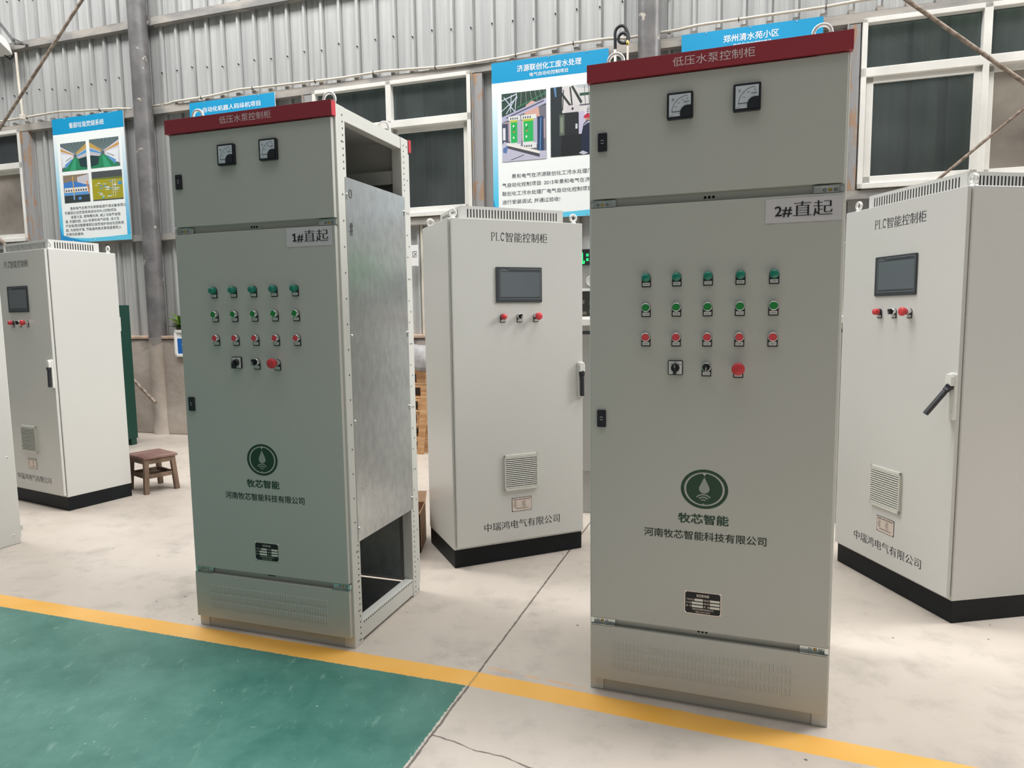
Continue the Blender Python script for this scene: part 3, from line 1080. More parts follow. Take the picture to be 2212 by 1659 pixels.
def poster(s0, s1, z0, z1, label, title, tz, tu, th, sub=None, photos=(), para=None, zband=None):
    y = 0.098
    root = thing('wall_poster', label, 'poster', WLOC, WA, 'project posters along the wall')
    mb = MB()
    mb.box(s0, s1, y, y + 0.012, z0, z1)
    mb.build('board', PAPERW, root)
    pr = MB()
    W_ = s1 - s0
    white = (0.86, 0.90, 0.89)
    pr.rect(s0, s1, z0, zband, y - 0.0006, 0, white)
    # blue-to-white side borders printed in narrow steps
    for k_ in range(60):
        t_ = k_ / 59
        za, zb = z0 + (zband - z0) * (k_ / 60), z0 + (zband - z0) * ((k_ + 1) / 60)
        c = lerp((0.03, 0.52, 0.80), white, t_ ** 1.4)
        pr.rect(s0, s0 + 0.055, za, zb, y - 0.0010, 0, c)
        pr.rect(s1 - 0.055, s1, za, zb, y - 0.0010, 0, lerp((0.02, 0.45, 0.78), white, t_ ** 1.1))
    pr.flat([(s0, z0), (s1, z0), (s1, z0 + 0.065), (s0 + W_ * 0.7, z0 + 0.05), (s0 + W_ * 0.4, z0 + 0.045), (s0, z0 + 0.075)], y - 0.0012, 0, (0.12, 0.58, 0.82))
    pr.flat([(s0, z0), (s0 + W_ * 0.45, z0), (s0 + W_ * 0.3, z0 + 0.02), (s0 + 0.03, z0 + 0.10), (s0, z0 + 0.22)], y - 0.0014, 0, (0.02, 0.28, 0.62))
    pr.rect(s0, s1, zband, z1, y - 0.0010, 0, (0.0, 0.29, 0.56))
    pr.build('printed_sheet', PRINT, root)
    tt = MB()
    tt.text(title, tu[0], tz, y - 0.0022, th, u1=tu[1], off=0.012, col=(0.85, 0.87, 0.88))
    if sub:
        tt.text(sub[0], sub[1], sub[3], y - 0.0022, sub[4], u1=sub[2], off=0.010, col=(0.85, 0.87, 0.88))
    tt.build('title_lettering', PRINT, root)
    for x0, x1, a, b_, fn in photos:
        pm = MB()
        P = Pic(pm, x0, x1, a, b_, y - 0.0020)
        fn(P)
        pm.build('printed_photo', PRINT, root)
    if para:
        lines, u0, zt, dz, h, kx = para
        for i_, (ind, s_) in enumerate(lines):
            bm = MB()
            bm.text(s_, u0 + ind * h * kx, zt - dz * i_, y - 0.0022, h, adv=kx, off=0.0, col=(0.04, 0.05, 0.07), anchor='o')
            bm.build('body_lettering', PRINT, root)
    for a in (s0 + W_ * 0.18, s0 + W_ * 0.5, s1 - W_ * 0.18):
        for zz in (z1 - 0.012, z0 + 0.02):
            inst('pscrew', 'screw', ZINC, lambda mb: mb.lathe((0, 0, 0), [(0.006, 0), (0.006, 0.003), (0.003, 0.005)], seg=8), root, (a, y - 0.001, zz))
    return root


poster(-5.976, -4.845, 2.352, 3.862, 'blue and white project poster nearest the left column, with four photos', '餐厨垃圾焚烧系统', 3.735, (-5.70, -5.147), 0.072,
       photos=((-5.868, -5.455, 3.224, 3.560, lambda P: pic_hall(P, False)), (-5.398, -4.938, 3.228, 3.570, lambda P: pic_hall(P, True)),
               (-5.862, -5.445, 2.840, 3.176, pic_machine), (-5.399, -4.921, 2.838, 3.185, pic_screen)),
       para=([(2, '景和电气在焦作永新新能源环保设备有限公'), (0, '司餐厨垃圾焚烧系统自动化PLC控制项目.'), (2, '变废为宝, 废物再利用, 减少污染节省能'), (0, '源, 利国利民, 2021年景和电气研发, 设计生'), (0, '产安装调试整套餐厨垃圾焚烧炉自动化控制系'), (0, '统, 为绿色环保, 节能减排做点事情是景和人'), (0, '的责任和使命.')], -5.88, 2.755, 0.0525, 0.040, 1.18), zband=3.672)
poster(-3.867, -2.715, 2.33, 3.838, 'blue poster mostly hidden behind the open-sided cabinet, only its title showing', '自动化机器人码垛机项目', 3.72, (-3.682, -2.904), 0.062, zband=3.64)
poster(-0.199, 0.955, 2.318, 3.834, 'large blue poster with two photos above the middle pale cabinet', '济源联创化工废水处理', 3.727, (0.063, 0.697), 0.068,
       sub=('电气自动化控制项目', 0.19, 0.567, 3.669, 0.04),
       photos=((-0.099, 0.352, 2.884, 3.533, pic_switchgear), (0.395, 0.855, 2.891, 3.538, pic_worker)),
       para=([(2, '景和电气在济源联创化工污水处理厂电'), (0, '气自动化控制项目: 2015年景和电气在济源'), (0, '联创化工污水处理厂电气自动化控制项目'), (0, '进行安装调试, 并通过验收!')], -0.108, 2.723, 0.082, 0.046, 1.10), zband=3.641)
poster(1.615, 2.784, 2.34, 3.86, 'blue poster behind the nearest cabinet, showing only its title strip', '郑州清水苑小区', 3.752, (1.975, 2.432), 0.068,
       sub=('电气自动化控制项目', 2.06, 2.37, 3.70, 0.036), zband=3.66)

# small paper notice with a torn edge
pn = thing('paper_notice', 'white paper notice on the sheet wall left of the middle pale cabinet', 'notice', WLOC, WA)
mb = MB()
mb.box(-1.22, -1.05, 0.090, 0.092, 1.905, 2.118)
mb.box(-1.05, -1.035, 0.080, 0.088, 1.900, 2.120)
mb.build('sheet', PAPERW, pn)
mb = MB()
mb.text('区', -1.104, 1.995, 0.0895, 0.075)
mb.build('lettering', INKD, pn)
mb = MB()
mb.tube([(-1.03, 0.165, 1.19), (-1.03, 0.165, 2.33)], 0.013, 8)
tag(wbuild(mb, 'cable_conduit', CONDUIT), 'thin pale vertical conduit beside the white paper notice', 'conduit')

# potted plant and framed sign by the left column
pl = thing('potted_plant', 'small leafy plant in a dark pot on the wall ledge', 'plant', (0, 0, 0), 0)
pl.location = Matrix.Rotation(WA, 4, 'Z') @ Vector((-4.13, 0.09, 1.185)) + Vector(WLOC)
mb = MB()
mb.lathe((0, 0, 0), [(0.06, 0.0), (0.085, 0.09), (0.09, 0.10), (0.078, 0.10), (0.07, 0.085)], axis='z', seg=20)
mb.build('pot', POT, pl)
mb = MB()
rnd = random.Random(11)
for k_ in range(44):
    a = rnd.uniform(0, 2 * PI)
    tilt = rnd.uniform(0.15, 1.35)
    ln_ = rnd.uniform(0.13, 0.30) * (1.0 if tilt < 0.9 else 0.8)
    wd = rnd.uniform(0.024, 0.042)
    d = Vector((math.cos(a) * math.sin(tilt), math.sin(a) * math.sin(tilt), math.cos(tilt)))
    if d.y > 0.1:
        d.y *= 0.15
        d.normalize()
    sd = d.cross(Vector((0, 0, 1))).normalized()
    vs, fs = [], []
    for q in range(6):
        t_ = q / 5
        c = Vector((0, 0, 0.09)) + d * ln_ * t_ + Vector((0, 0, -0.12 * t_ * t_ * ln_ * 2))
        ww = wd * math.sin(PI * min(1, 0.12 + 0.88 * t_)) * 1.1 + 0.002
        vs += [c - sd * ww, c + Vector((0, 0, -0.006)), c + sd * ww]
        if q:
            o_ = (q - 1) * 3
            fs += [(o_, o_ + 1, o_ + 4, o_ + 3), (o_ + 1, o_ + 2, o_ + 5, o_ + 4)]
    mb.add(vs, fs, 0, True)
mb.build('leaves', LEAF, pl)

sg = thing('framed_sign', 'white framed blue sign hanging below the plant on the low wall', 'sign', WLOC, WA)
mb = MB()
for q in ((-4.17, -3.62, 0.94, 0.972), (-4.17, -3.62, 1.225, 1.255), (-4.17, -4.14, 0.94, 1.255), (-3.65, -3.62, 0.94, 1.255)):
    mb.box(q[0], q[1], -0.035, -0.012, q[2], q[3])
mb.build('frame', WHITEP, sg, bevel=0.003)
mb = MB()
mb.box(-4.15, -3.64, -0.022, -0.004, 0.96, 1.24)
mb.build('backing', PAPERW, sg)
mb = MB()
mb.rect(-4.135, -3.655, 0.975, 1.155, -0.0226)
mb.build('blue_panel', BLUEP, sg)
mb = MB()
mb.text('D', -4.085, 1.18, -0.0228, 0.045)
mb.text('记', -4.07, 1.025, -0.0232, 0.12, m=1, off=0.02)
mb.build('lettering', [INKD, PAPERW], sg)

# ------------------------------------------------------------------ pump control cabinets
def door_slab(mb, x0, x1, z0, z1, y0=-0.030, y1=-0.010):
    mb.box(x0, x1, y0, y1, z0, z1)


DF = -0.030                     # door front


def legend(mb):
    mb.prism(arch(0.0152, -0.0315, 0.0), -0.004, 0.0)


def small_label(mb, s):
    mb.box(-0.0118, 0.0118, -0.0048, -0.004, -0.0275, -0.0165)
    mb.text(s, -0.0095, -0.0240, -0.0051, 0.0050, u1=0.0095, m=1)


def control(root, u, z, kind, y=DF, text='水泵启动', tiny=False):
    """one panel control: black legend plate holding its head and a white legend strip"""
    names = {'lamp': 'indicator_lamp', 'green': 'push_button', 'red': 'push_button', 'sel': 'selector_switch', 'estop': 'emergency_stop_button', 'pilot': 'push_button'}
    labs = {'lamp': 'green indicator lamp on a black legend plate', 'green': 'green push button on a black legend plate', 'red': 'red push button on a black legend plate', 'sel': 'black selector switch with a white pointer',
            'estop': 'red mushroom emergency stop button', 'pilot': 'red domed push button on a black legend plate'}
    b_ = inst('legend', names[kind], BLACK, legend, root, (u, y, z), bevel=0.001, label=labs[kind])
    inst('strip' + text, 'legend_strip', [LABELW, INKD], lambda mb: small_label(mb, text), b_, (0, 0, 0))
    if kind == 'lamp':
        inst('lens', 'lens', LENSG, lambda mb: mb.lathe((0, 0, 0), [(0.0142, 0.004), (0.0142, 0.020), (0.0125, 0.0245), (0.008, 0.027), (0.001, 0.028)], seg=28), b_, (0, 0, 0))
    elif kind in ('green', 'red'):
        inst('bezel', 'bezel_ring', CHROME, lambda mb: mb.lathe((0, 0, 0), [(0.0150, 0.004), (0.0150, 0.016), (0.0138, 0.0185), (0.0126, 0.0185), (0.0126, 0.014)], seg=28), b_, (0, 0, 0))
        inst('cap' + kind, 'button_cap', BTNG if kind == 'green' else BTNR, lambda mb: mb.lathe((0, 0, 0), [(0.0124, 0.008), (0.0124, 0.0175), (0.0115, 0.0185)], seg=28), b_, (0, 0, 0))
    elif kind == 'pilot':
        inst('collar', 'collar', BLACK, lambda mb: mb.lathe((0, 0, 0), [(0.0148, 0.004), (0.0148, 0.012), (0.013, 0.014)], seg=24), b_, (0, 0, 0))
        inst('dome', 'button_cap', ESTR, lambda mb: mb.lathe((0, 0, 0), [(0.0150, 0.012), (0.0150, 0.030), (0.0130, 0.034), (0.001, 0.036)], seg=24), b_, (0, 0, 0))
    elif kind == 'sel':
        inst('selring', 'bezel_ring', CHROME, lambda mb: mb.lathe((0, 0, 0), [(0.0150, 0.004), (0.0150, 0.014), (0.0138, 0.0165), (0.0126, 0.0165)], seg=28), b_, (0, 0, 0))

        def knob(mb):
            mb.lathe((0, 0, 0), [(0.0124, 0.010), (0.0124, 0.019), (0.0115, 0.020)], seg=24)
            mb.box(-0.0048, 0.0048, -0.034, -0.018, -0.0125, 0.0125)
            mb.box(-0.0012, 0.0012, -0.0345, -0.0338, -0.0122, 0.0005, 1)
            mb.box(-0.0012, 0.0012, -0.034, -0.020, -0.0129, -0.0124, 1)
        inst('selknob', 'knob', [BLACK, LABELW], knob, b_, (0, 0, 0), bevel=0.0008)
    elif kind == 'estop':
        inst('estneck', 'collar', CHROME, lambda mb: mb.lathe((0, 0, 0), [(0.0145, 0.004), (0.0145, 0.022)], seg=24), b_, (0, 0, 0))
        inst('estcap', 'mushroom_cap', ESTR, lambda mb: mb.lathe((0, 0, 0), [(0.0125, 0.018), (0.0160, 0.030), (0.0203, 0.036), (0.0205, 0.043), (0.0190, 0.047), (0.012, 0.0495), (0.001, 0.050)], seg=32), b_, (0, 0, 0))


def meter(root, u0, z0, unit, nums):
    """80 mm panel meter"""
    lab = 'black framed ammeter marked A' if unit == 'A' else 'black framed voltmeter marked V'

    def frame(mb):
        mb.prism(rrect(0, 0.082, 0, 0.083, 0.005), -0.014, 0.0)
    b_ = inst('meterframe', 'panel_meter', BLACK, frame, root, (u0, DF, z0), bevel=0.001, label=lab)

    def dial(mb):
        mb.rect(0.007, 0.075, 0.008, 0.076, -0.0146)
        cx, cz = 0.064, 0.022
        mb.ring((cx, cz), 0.0475, 0.0485, -0.0150, 1, 24, PI / 2, PI)
        for k_ in range(21):
            t_ = PI - PI / 2 * k_ / 20
            r0, r1 = 0.0485, 0.0505 if k_ % 5 else 0.0535
            r0 = 0.0465 if k_ % 5 else 0.0435
            v = Vector((math.cos(t_), math.sin(t_)))
            nn = Vector((-v.y, v.x)) * 0.0003
            mb.flat([(cx + v.x * r0 + nn.x, cz + v.y * r0 + nn.y), (cx + v.x * 0.048 + nn.x, cz + v.y * 0.048 + nn.y), (cx + v.x * 0.048 - nn.x, cz + v.y * 0.048 - nn.y), (cx + v.x * r0 - nn.x, cz + v.y * r0 - nn.y)], -0.0150, 1)
        for i_, s_ in enumerate(nums):
            t_ = PI - PI / 2 * (i_ + 1) / len(nums)
            mb.text(s_, cx + 0.038 * math.cos(t_), cz + 0.0385 * math.sin(t_) - 0.002, -0.0151, 0.0052, m=1, anchor='c')
        mb.text(unit, 0.015, 0.057, -0.0151, 0.012, m=1)
        mb.text('CHNT', 0.053, 0.0485, -0.0151, 0.0070, u1=0.071, m=1, off=0.015)
        mb.text('42L6 1.5', 0.010, 0.0105, -0.0151, 0.004, m=1)
    inst('dial' + unit, 'dial', [DIAL, INKD], dial, b_, (0, 0, 0))

    def cover(mb):
        pts = [(0.0765, 0.006), (0.0765, 0.040), (0.064, 0.040)] + [(0.064 + 0.022 * math.cos(t_) - 0.0, 0.018 + 0.022 * math.sin(t_)) for t_ in [PI / 2 + PI / 2 * q / 10 for q in range(11)]] + [(0.042, 0.006)]
        mb.prism(list(reversed(pts)), -0.0175, -0.0142)
    inst('mcover', 'corner_cover', BLACK, cover, b_, (0, 0, 0), bevel=0.0008)
    inst('mneedle', 'needle', INKB, lambda mb: mb.box(0.015, 0.046, -0.0164, -0.0158, 0.0215, 0.0232), b_, (0, 0, 0))


def hinge_plate(root, u0, u1, z0, z1, flip, name='hinge'):
    mb = MB()
    w_ = u1 - u0
    mb.box(0, w_, -0.012, -0.0102, 0, z1 - z0)
    mb.box(0, w_, -0.026, -0.010, (z1 - z0) - 0.002, z1 - z0)
    mb.box(0, w_, -0.030, -0.010, 0.0, 0.0016)
    e = (0.0, 0.012) if flip else (w_ - 0.012, w_)
    mb.box(e[0], e[1], -0.024, -0.010, 0.003, z1 - z0 - 0.003)
    for a, mm in ((0.28, 1), (0.46, 2), (0.64, 1)):
        a = 1 - a if not flip else a
        c = (w_ * a, -0.012, (z1 - z0) / 2)
        if mm == 2:
            mb.lathe(c, [(0.0055, 0), (0.0050, 0.003), (0.002, 0.004)], seg=14, m=2)
            mb.box(c[0] - 0.003, c[0] + 0.003, -0.0163, -0.0155, c[2] - 0.0006, c[2] + 0.0006, 1)
        else:
            mb.ring((c[0], c[2]), 0.003, 0.0048, -0.0124, 1, 16)
    return mb.build(name, [ZINC, HOLE, BRASS], root, loc=(u0, 0, z0), label='zinc hinge plate')


def emblem(root):
    cx, cz, a, b_ = 0.3965, 0.782, 0.0770, 0.0675
    mb = MB()
    y = DF - 0.0004
    mb.ring((cx, cz), 0.855, 1.0, y, 0, 64, sx=a, sz=b_)
    # leaf-shaped disc with a notch at its top
    pts = []
    for k_ in range(61):
        t_ = PI / 2 + 0.10 + (2 * PI - 0.20) * k_ / 60
        pts.append((cx + 0.77 * a * math.cos(t_), cz + 0.79 * b_ * math.sin(t_)))
    pts.append((cx + 0.01 * a, cz + 0.66 * b_))
    vs = [(cx, y, cz)] + [(p[0], y, p[1]) for p in pts]
    mb.add(vs, [(0, i_ + 1, (i_ + 1) % len(pts) + 1) for i_ in range(len(pts))])
    # pale drop, arcs and dot left in the print
    y2 = y - 0.0004
    dr = [(0.0, 0.60)] + [(0.225 * math.cos(t_), -0.0 + 0.225 * 1.05 * math.sin(t_)) for t_ in [0.42 - (PI + 0.84) * k_ / 18 for k_ in range(19)]]
    dr = [(cx + p[0] * a, cz + 0.02 * b_ + p[1] * b_) for p in dr]
    mb.flat(dr, y2, 1)
    for r0, r1, h in ((0.36, 0.415, 0.83), (0.245, 0.30, 0.75), (0.13, 0.18, 0.66)):
        mb.ring((cx - 0.03 * a, cz - 0.72 * b_), r0, r1, y2, 1, 22, PI / 2 - h, PI / 2 + h, sx=a, sz=b_ * 1.15)
    mb.ring((cx - 0.03 * a, cz - 0.80 * b_), 0.001, 0.07, y2, 1, 14, sx=a, sz=b_)
    # ring lettering
    s_ = 'MUXIN INTELLIGENCE'
    for i_, ch in enumerate(s_):
        if ch == ' ':
            continue
        t_ = PI - 0.12 - (PI - 0.24) * i_ / (len(s_) - 1)
        gv, gf = glyphs(ch, 0.0)
        xm = (min(v[0] for v in gv) + max(v[0] for v in gv)) / 2
        px, pz = cx + 0.885 * a * math.cos(t_), cz + 0.885 * b_ * math.sin(t_)
        ang = math.atan2(math.sin(t_) / b_, math.cos(t_) / a) - PI / 2
        h = 0.0105
        vs = []
        for v in gv:
            lx, lz = (v[0] - xm) * h, v[1] * h
            vs.append((px + lx * math.cos(ang) - lz * math.sin(ang), y2, pz + lx * math.sin(ang) + lz * math.cos(ang)))
        mb.add(vs, gf, 2)
    mb.build('emblem', [GREENP, PRTL, mat('emblem_letter', (0.06, 0.13, 0.08), 0.5)], root, label='dark green oval emblem with a water drop')


def cab_nameplate(root):
    x0, x1, z0, z1 = 0.336, 0.458, 0.342, 0.423
    mb = MB()
    mb.box(x0, x1, DF - 0.0012, DF, z0, z1, 1)
    y = DF - 0.0016
    mb.rect(x0 + 0.003, x1 - 0.003, z0 + 0.003, z1 - 0.003, y, 0)
    yt = y - 0.0004
    mb.text('低压配电箱', x0 + 0.040, z1 - 0.018, yt, 0.0105, u1=x0 + 0.082, m=1, off=0.01)
    rows = ((z1 - 0.032, '产品型号:JDG', '额定电压'), (z1 - 0.0435, '生产日期', '额定电流'), (z1 - 0.055, '编  号', '数  量'))
    for i_, (z, a, c) in enumerate(rows):
        mb.text(a, x0 + 0.006, z, yt, 0.0070, u1=x0 + (0.032 if i_ == 0 else 0.023), m=1)
        mb.rect(x0 + (0.034 if i_ == 0 else 0.025), x0 + 0.062, z - 0.0015, z + 0.0065, yt, 2)
        mb.text(c, x0 + 0.065, z, yt, 0.0070, u1=x0 + 0.083, m=1)
        mb.rect(x0 + 0.085, x0 + 0.117, z - 0.0015, z + 0.0065, yt, 2)
    mb.text('河南牧芯智能科技有限公司', x0 + 0.026, z0 + 0.0155, yt, 0.0070, u1=x0 + 0.096, m=1)
    mb.text('电话:16607156096', x0 + 0.038, z0 + 0.0065, yt, 0.0065, u1=x0 + 0.086, m=1)
    for a in (x0 + 0.004, x1 - 0.004):
        for c in (z0 + 0.004, z1 - 0.004):
            mb.lathe((a, DF - 0.001, c), [(0.0034, 0), (0.0034, 0.0012), (0.001, 0.002)], seg=10, m=3)
    mb.build('nameplate', [INKB, PLATEA, mat('nameplate_field', (0.75, 0.73, 0.66), 0.5), CHROME], root, label='black nameplate with pale fields')


def lifting_eye(root, u, v, z, r=0.026, t_=0.006):
    mb = MB()
    mb.tube([(u + r * math.cos(a), v, z + r * 1.15 + 0.012 + r * math.sin(a)) for a in [2 * PI * k_ / 24 for k_ in range(24)]], t_, 10, True)
    mb.lathe((u, v, z), [(0.016, 0), (0.016, 0.006), (0.009, 0.012)], axis='z', seg=16)
    mb.build('lifting_eye', mat('eye_white_zinc', (0.78, 0.77, 0.74), 0.3, 0.35), root)


def pump_cabinet(loc, rotz, label, number, open_side):
    root = thing('pump_control_cabinet', label, 'control cabinet', loc, rotz, 'low-voltage pump control cabinets')
    W, D, H = 0.80, 0.60, 2.20
    PW = 0.05
    for u0, v0 in ((0, -0.01), (W - PW, -0.01), (0, D - 0.07), (W - PW, D - 0.07)):
        mb = MB()
        mb.box(u0, u0 + PW, v0, v0 + (0.065 if v0 < 0 else 0.07), 0, H - 0.004)
        if u0 > 0:
            # punched rows of holes on the right-hand faces
            X = W + 0.0004
            va = 0.036 if v0 < 0 else D - 0.048

            def hole(v, z):
                vs = [(X, v + 0.0035 * math.cos(q * PI / 4), z + 0.0045 * math.sin(q * PI / 4)) for q in range(8)]
                mb.add(vs, [tuple(range(8))], 1)
            z = 0.02
            i_ = 0
            while z < H - 0.03:
                if z < 0.43 or z > 1.945:
                    hole(va, z)
                    if i_ % 5 == 0 and v0 < 0:
                        hole(va - 0.010, z)
                elif v0 < 0 and i_ % 4 == 0:
                    hole(0.021, z)
                elif v0 > 0 and i_ % 4 == 0:
                    hole(D - 0.033, z)
                if v0 > 0 and i_ % 6 == 0:
                    hole(D - 0.016, z)
                z += 0.0255
                i_ += 1
        mb.build('post', [FRAMEP, HOLE], root, bevel=0.0025)
    # top and bottom frame rails
    for nm, z0, z1 in (('bottom_rail', 0.012, 0.092), ('top_rail', 2.143, 2.192)):
        mb = MB()
        mb.box(W - 0.045, W - 0.003, 0.055, D - 0.07, z0, z1)
        if z0 < 1:
            for k_ in range(26):
                v = 0.070 + k_ * 0.0178
                vs = [(W - 0.0026, v + 0.0040 * math.cos(q * PI / 4), z1 - 0.010 + 0.0045 * math.sin(q * PI / 4)) for q in range(8)]
                mb.add(vs, [tuple(range(8))], 1)
        mb.build(nm, [FRAMEP, HOLE], root, bevel=0.002)
        mb = MB()
        mb.box(0.003, 0.045, 0.055, D - 0.07, z0, z1)
        mb.build(nm, FRAMEP, root, bevel=0.002)
    for nm, z0, z1, v0, v1 in (('base_strip', 0.0, 0.052, -0.006, 0.03), ('cross_rail', 1.728, 1.764, -0.006, 0.012), ('cross_rail', 0.250, 0.284, -0.006, 0.012), ('cross_rail', 2.13, 2.190, -0.004, 0.03)):
        mb = MB()
        mb.box(PW, W - PW, v0, v1, z0, z1)
        if 0.2 < z0 < 2:
            for k_ in (-1, 0, 1):
                mb.lathe((0.3965 + k_ * 0.013, -0.0058, 1.7475 if z0 > 1 else 0.2700), [(0.0045, 0), (0.0045, 0.0008)], seg=12, m=1)
        mb.build(nm, [PAINT, HOLE], root, bevel=0.0015)
    # shell
    mb = MB()
    mb.box(0.0, 0.0015, 0.05, D - 0.06, 0.05, 2.15)
    for r_ in range(3):
        for k_ in range(14):
            v, z = 0.15 + k_ * 0.026, 2.00 - r_ * 0.055
            mb.box(0.0014, 0.0045, v, v + 0.006, z - 0.018, z + 0.018, 1)  # pale bars standing in for the bright louvre slits
    for r_ in range(4):
        for k_ in range(5):
            v, z = 0.18 + k_ * 0.075, 0.46 - r_ * 0.042
            mb.box(0.0014, 0.0022, v - 0.011, v + 0.011, z - 0.0014, z + 0.0014, 1)  # pale crosses standing in for light through the vent holes
            mb.box(0.0014, 0.0022, v - 0.0014, v + 0.0014, z - 0.013, z + 0.013, 1)
    mb.build('side_panel', [PAINT, FRAMEP], root)
    mb = MB()
    mb.box(0.004, W - 0.004, D - 0.004, D + 0.0, 0.05, 2.194)
    mb.box(0.004, W - 0.004, D, D + 0.016, 0.05, 2.135)
    mb.build('back_panel', FRAMEP, root, bevel=0.002)
    mb = MB()
    mb.box(0.004, W - 0.004, 0.0, D, 2.192, 2.196)
    mb.build('top_panel', FRAMEP, root)
    mb = MB()
    mb.box(0.01, W - 0.05, 0.02, D - 0.02, 0.048, 0.051)
    mb.build('floor_pan', GALV, root)
    for z in (1.99, 1.2):
        mb = MB()
        mb.box(0.052, W - 0.052, D - 0.060, D - 0.03, z, z + 0.06)
        mb.build('inner_rail', FRAMEP, root)
    mb = MB()
    mb.box(0.06, W - 0.06, D - 0.085, D - 0.0825, 0.10, 1.97)  # plate added so the inside of the cabinet looks darker
    mb.build('darkening_plate', GALV, root, label='galvanised plate added to darken the cabinet interior')
    # galvanised side sheet (or a plain painted one)
    mb = MB()
    if open_side:
        mb.box(W + 0.0012, W + 0.0026, 0.040, 0.547, 0.442, 1.927)
        sh = mb.build('side_sheet', GALV, root, label='galvanised steel side sheet')
        mb = MB()
        for v in (0.046, 0.538):
            for z in (0.50, 0.95, 1.30, 1.86):
                mb.lathe((W + 0.0026, v, z), [(0.0055, 0), (0.0055, 0.003), (0.003, 0.006)], axis='x', seg=10)
                mb.box(W + 0.0026, W + 0.005, v - 0.004, v + 0.004, z - 0.020, z - 0.004)
                mb.build('screw', ZINC, sh)
                mb = MB()
        mk = MB()
        X = W + 0.0032

        def stroke(pts, t_=0.0012):
            mk.tube([(X, v, z) for v, z in pts], t_, 4)
        stroke([(0.072 + 0.010 * math.cos(q), 1.865 + 0.017 * math.sin(q)) for q in [2 * PI * j / 14 for j in range(15)]])
        stroke([(0.058, 1.735), (0.085, 1.742)])
        stroke([(0.056, 1.715), (0.083, 1.722)])
        stroke([(0.066, 1.75), (0.063, 1.70)])
        stroke([(0.077, 1.752), (0.074, 1.70)])
        mk.build('marker_scrawl', INKB, sh)
    else:
        mb.box(W, W + 0.0015, 0.045, D - 0.055, 0.05, 2.15)
        mb.build('side_panel', PAINT, root)
    # red headers, front and rear
    for v0, v1, nm in ((-0.040, -0.012, 'header'), (D + 0.002, D + 0.026, 'rear_header')):
        mb = MB()
        mb.box(-0.002, W + 0.002, v0, v1, 2.143, 2.200)
        mb.box(W + 0.002, W + 0.0032, v0 + 0.0008, v1, 2.1438, 2.1992, 1)
        hd = mb.build(nm, [REDH, REDE], root, bevel=0.0015, label='dark red header strip')
        if v0 < 0:
            mb = MB()
            mb.text('低压水泵控制柜', 0.279, 2.1615, v0 - 0.0006, 0.0315, u1=0.528)
            mb.build('lettering', HDRT, hd)
    # doors
    for nm, z0, z1 in (('upper_door', 1.762, 2.139), ('lower_door', 0.282, 1.732)):
        mb = MB()
        door_slab(mb, 0.010, 0.791, z0, z1)
        mb.box(0.018, 0.783, -0.010, -0.0065, z0 + 0.008, z1 - 0.008, 1)
        mb.build(nm, [PAINT, BLACKM], root, bevel=0.0022)
    mb = MB()
    door_slab(mb, 0.007, 0.791, 0.052, 0.253)
    for zc in (0.189, 0.152, 0.115):
        for k_ in range(46):
            u = 0.091 + k_ * 0.0132
            c = []
            for zz in (zc - 0.0145, zc - 0.011, zc + 0.011, zc + 0.0145):
                e = 1.0 if abs(zz - zc) < 0.012 else 0.12
                c += [(u - 0.0028, DF - 0.0002, zz), (u - 0.0022, DF - 0.0030 * e, zz), (u + 0.0012, DF - 0.0022 * e, zz), (u + 0.0036, DF - 0.0002, zz)]
            fs = []
            for i_ in range(3):
                for j in range(3):
                    fs.append((i_ * 4 + j, i_ * 4 + j + 1, i_ * 4 + j + 5, i_ * 4 + j + 4))
            mb.add(c, fs, 0, False)
    mb.build('kick_panel', [PAINT], root, label='bottom panel with three rows of pressed louvres')
    # hinges
    for z0, z1 in ((1.7335, 1.7565), (0.2555, 0.2795)):
        hinge_plate(root, 0.006, 0.092, z0, z1, True)
        hinge_plate(root, 0.708, 0.794, z0, z1, False)
    for u0 in (0.006, 0.706):
        mb = MB()
        mb.box(u0, u0 + 0.088, -0.026, -0.010, 2.1392, 2.1412)
        mb.build('top_hinge', ZINC, root)
    # locks
    for u, z in ((0.0345, 1.917), (0.0315, 0.980)):
        mb = MB()
        mb.prism(rrect(0, 0.031, 0, 0.060, 0.003), -0.007, 0)
        lk = mb.build('door_lock', BLACK, root, loc=(u, DF, z), bevel=0.001, label='black rectangular door lock')
        mb = MB()
        mb.ring((0.0155, 0.031), 0.0048, 0.0062, -0.0076, 0, 12, 0.5, PI - 0.5)
        mb.ring((0.0155, 0.031), 0.0048, 0.0062, -0.0076, 0, 12, PI + 0.5, 2 * PI - 0.5)
        mb.build('lock_mark', LABELW, lk)
    meter(root, 0.2625, 1.995, 'A', ('50', '100', '150', '200'))
    meter(root, 0.4660, 1.998, 'V', ('150', '300', '450'))
    US = (0.1989, 0.2989, 0.3986, 0.4987, 0.5996)
    for k_, u in enumerate(US):
        control(root, u, 1.4926, 'lamp', text='%d#水泵运行' % (k_ + 1))
        control(root, u, 1.3930, 'green', text='%d#水泵启动' % (k_ + 1))
        control(root, u, 1.2940, 'red', text='%d#水泵停止' % (k_ + 1))
    # rotary changeover switch
    mb = MB()
    mb.prism(rrect(-0.0245, 0.0245, -0.0245, 0.0245, 0.004), -0.006, 0)
    rs = mb.build('rotary_switch', BLACK, root, loc=(0.2975, DF, 1.1915), bevel=0.001, label='black rotary switch on a square white dial plate')
    mb = MB()
    mb.rect(-0.0215, 0.0215, -0.0215, 0.0215, -0.0066)
    mb.text('停止', -0.0045, 0.0145, -0.0070, 0.006, m=1)
    mb.text('手动', -0.0165, 0.0095, -0.0070, 0.006, m=1)
    mb.text('自动', 0.0085, 0.0095, -0.0070, 0.006, m=1)
    mb.build('dial_plate', [LABELW, INKD], rs)
    mb = MB()
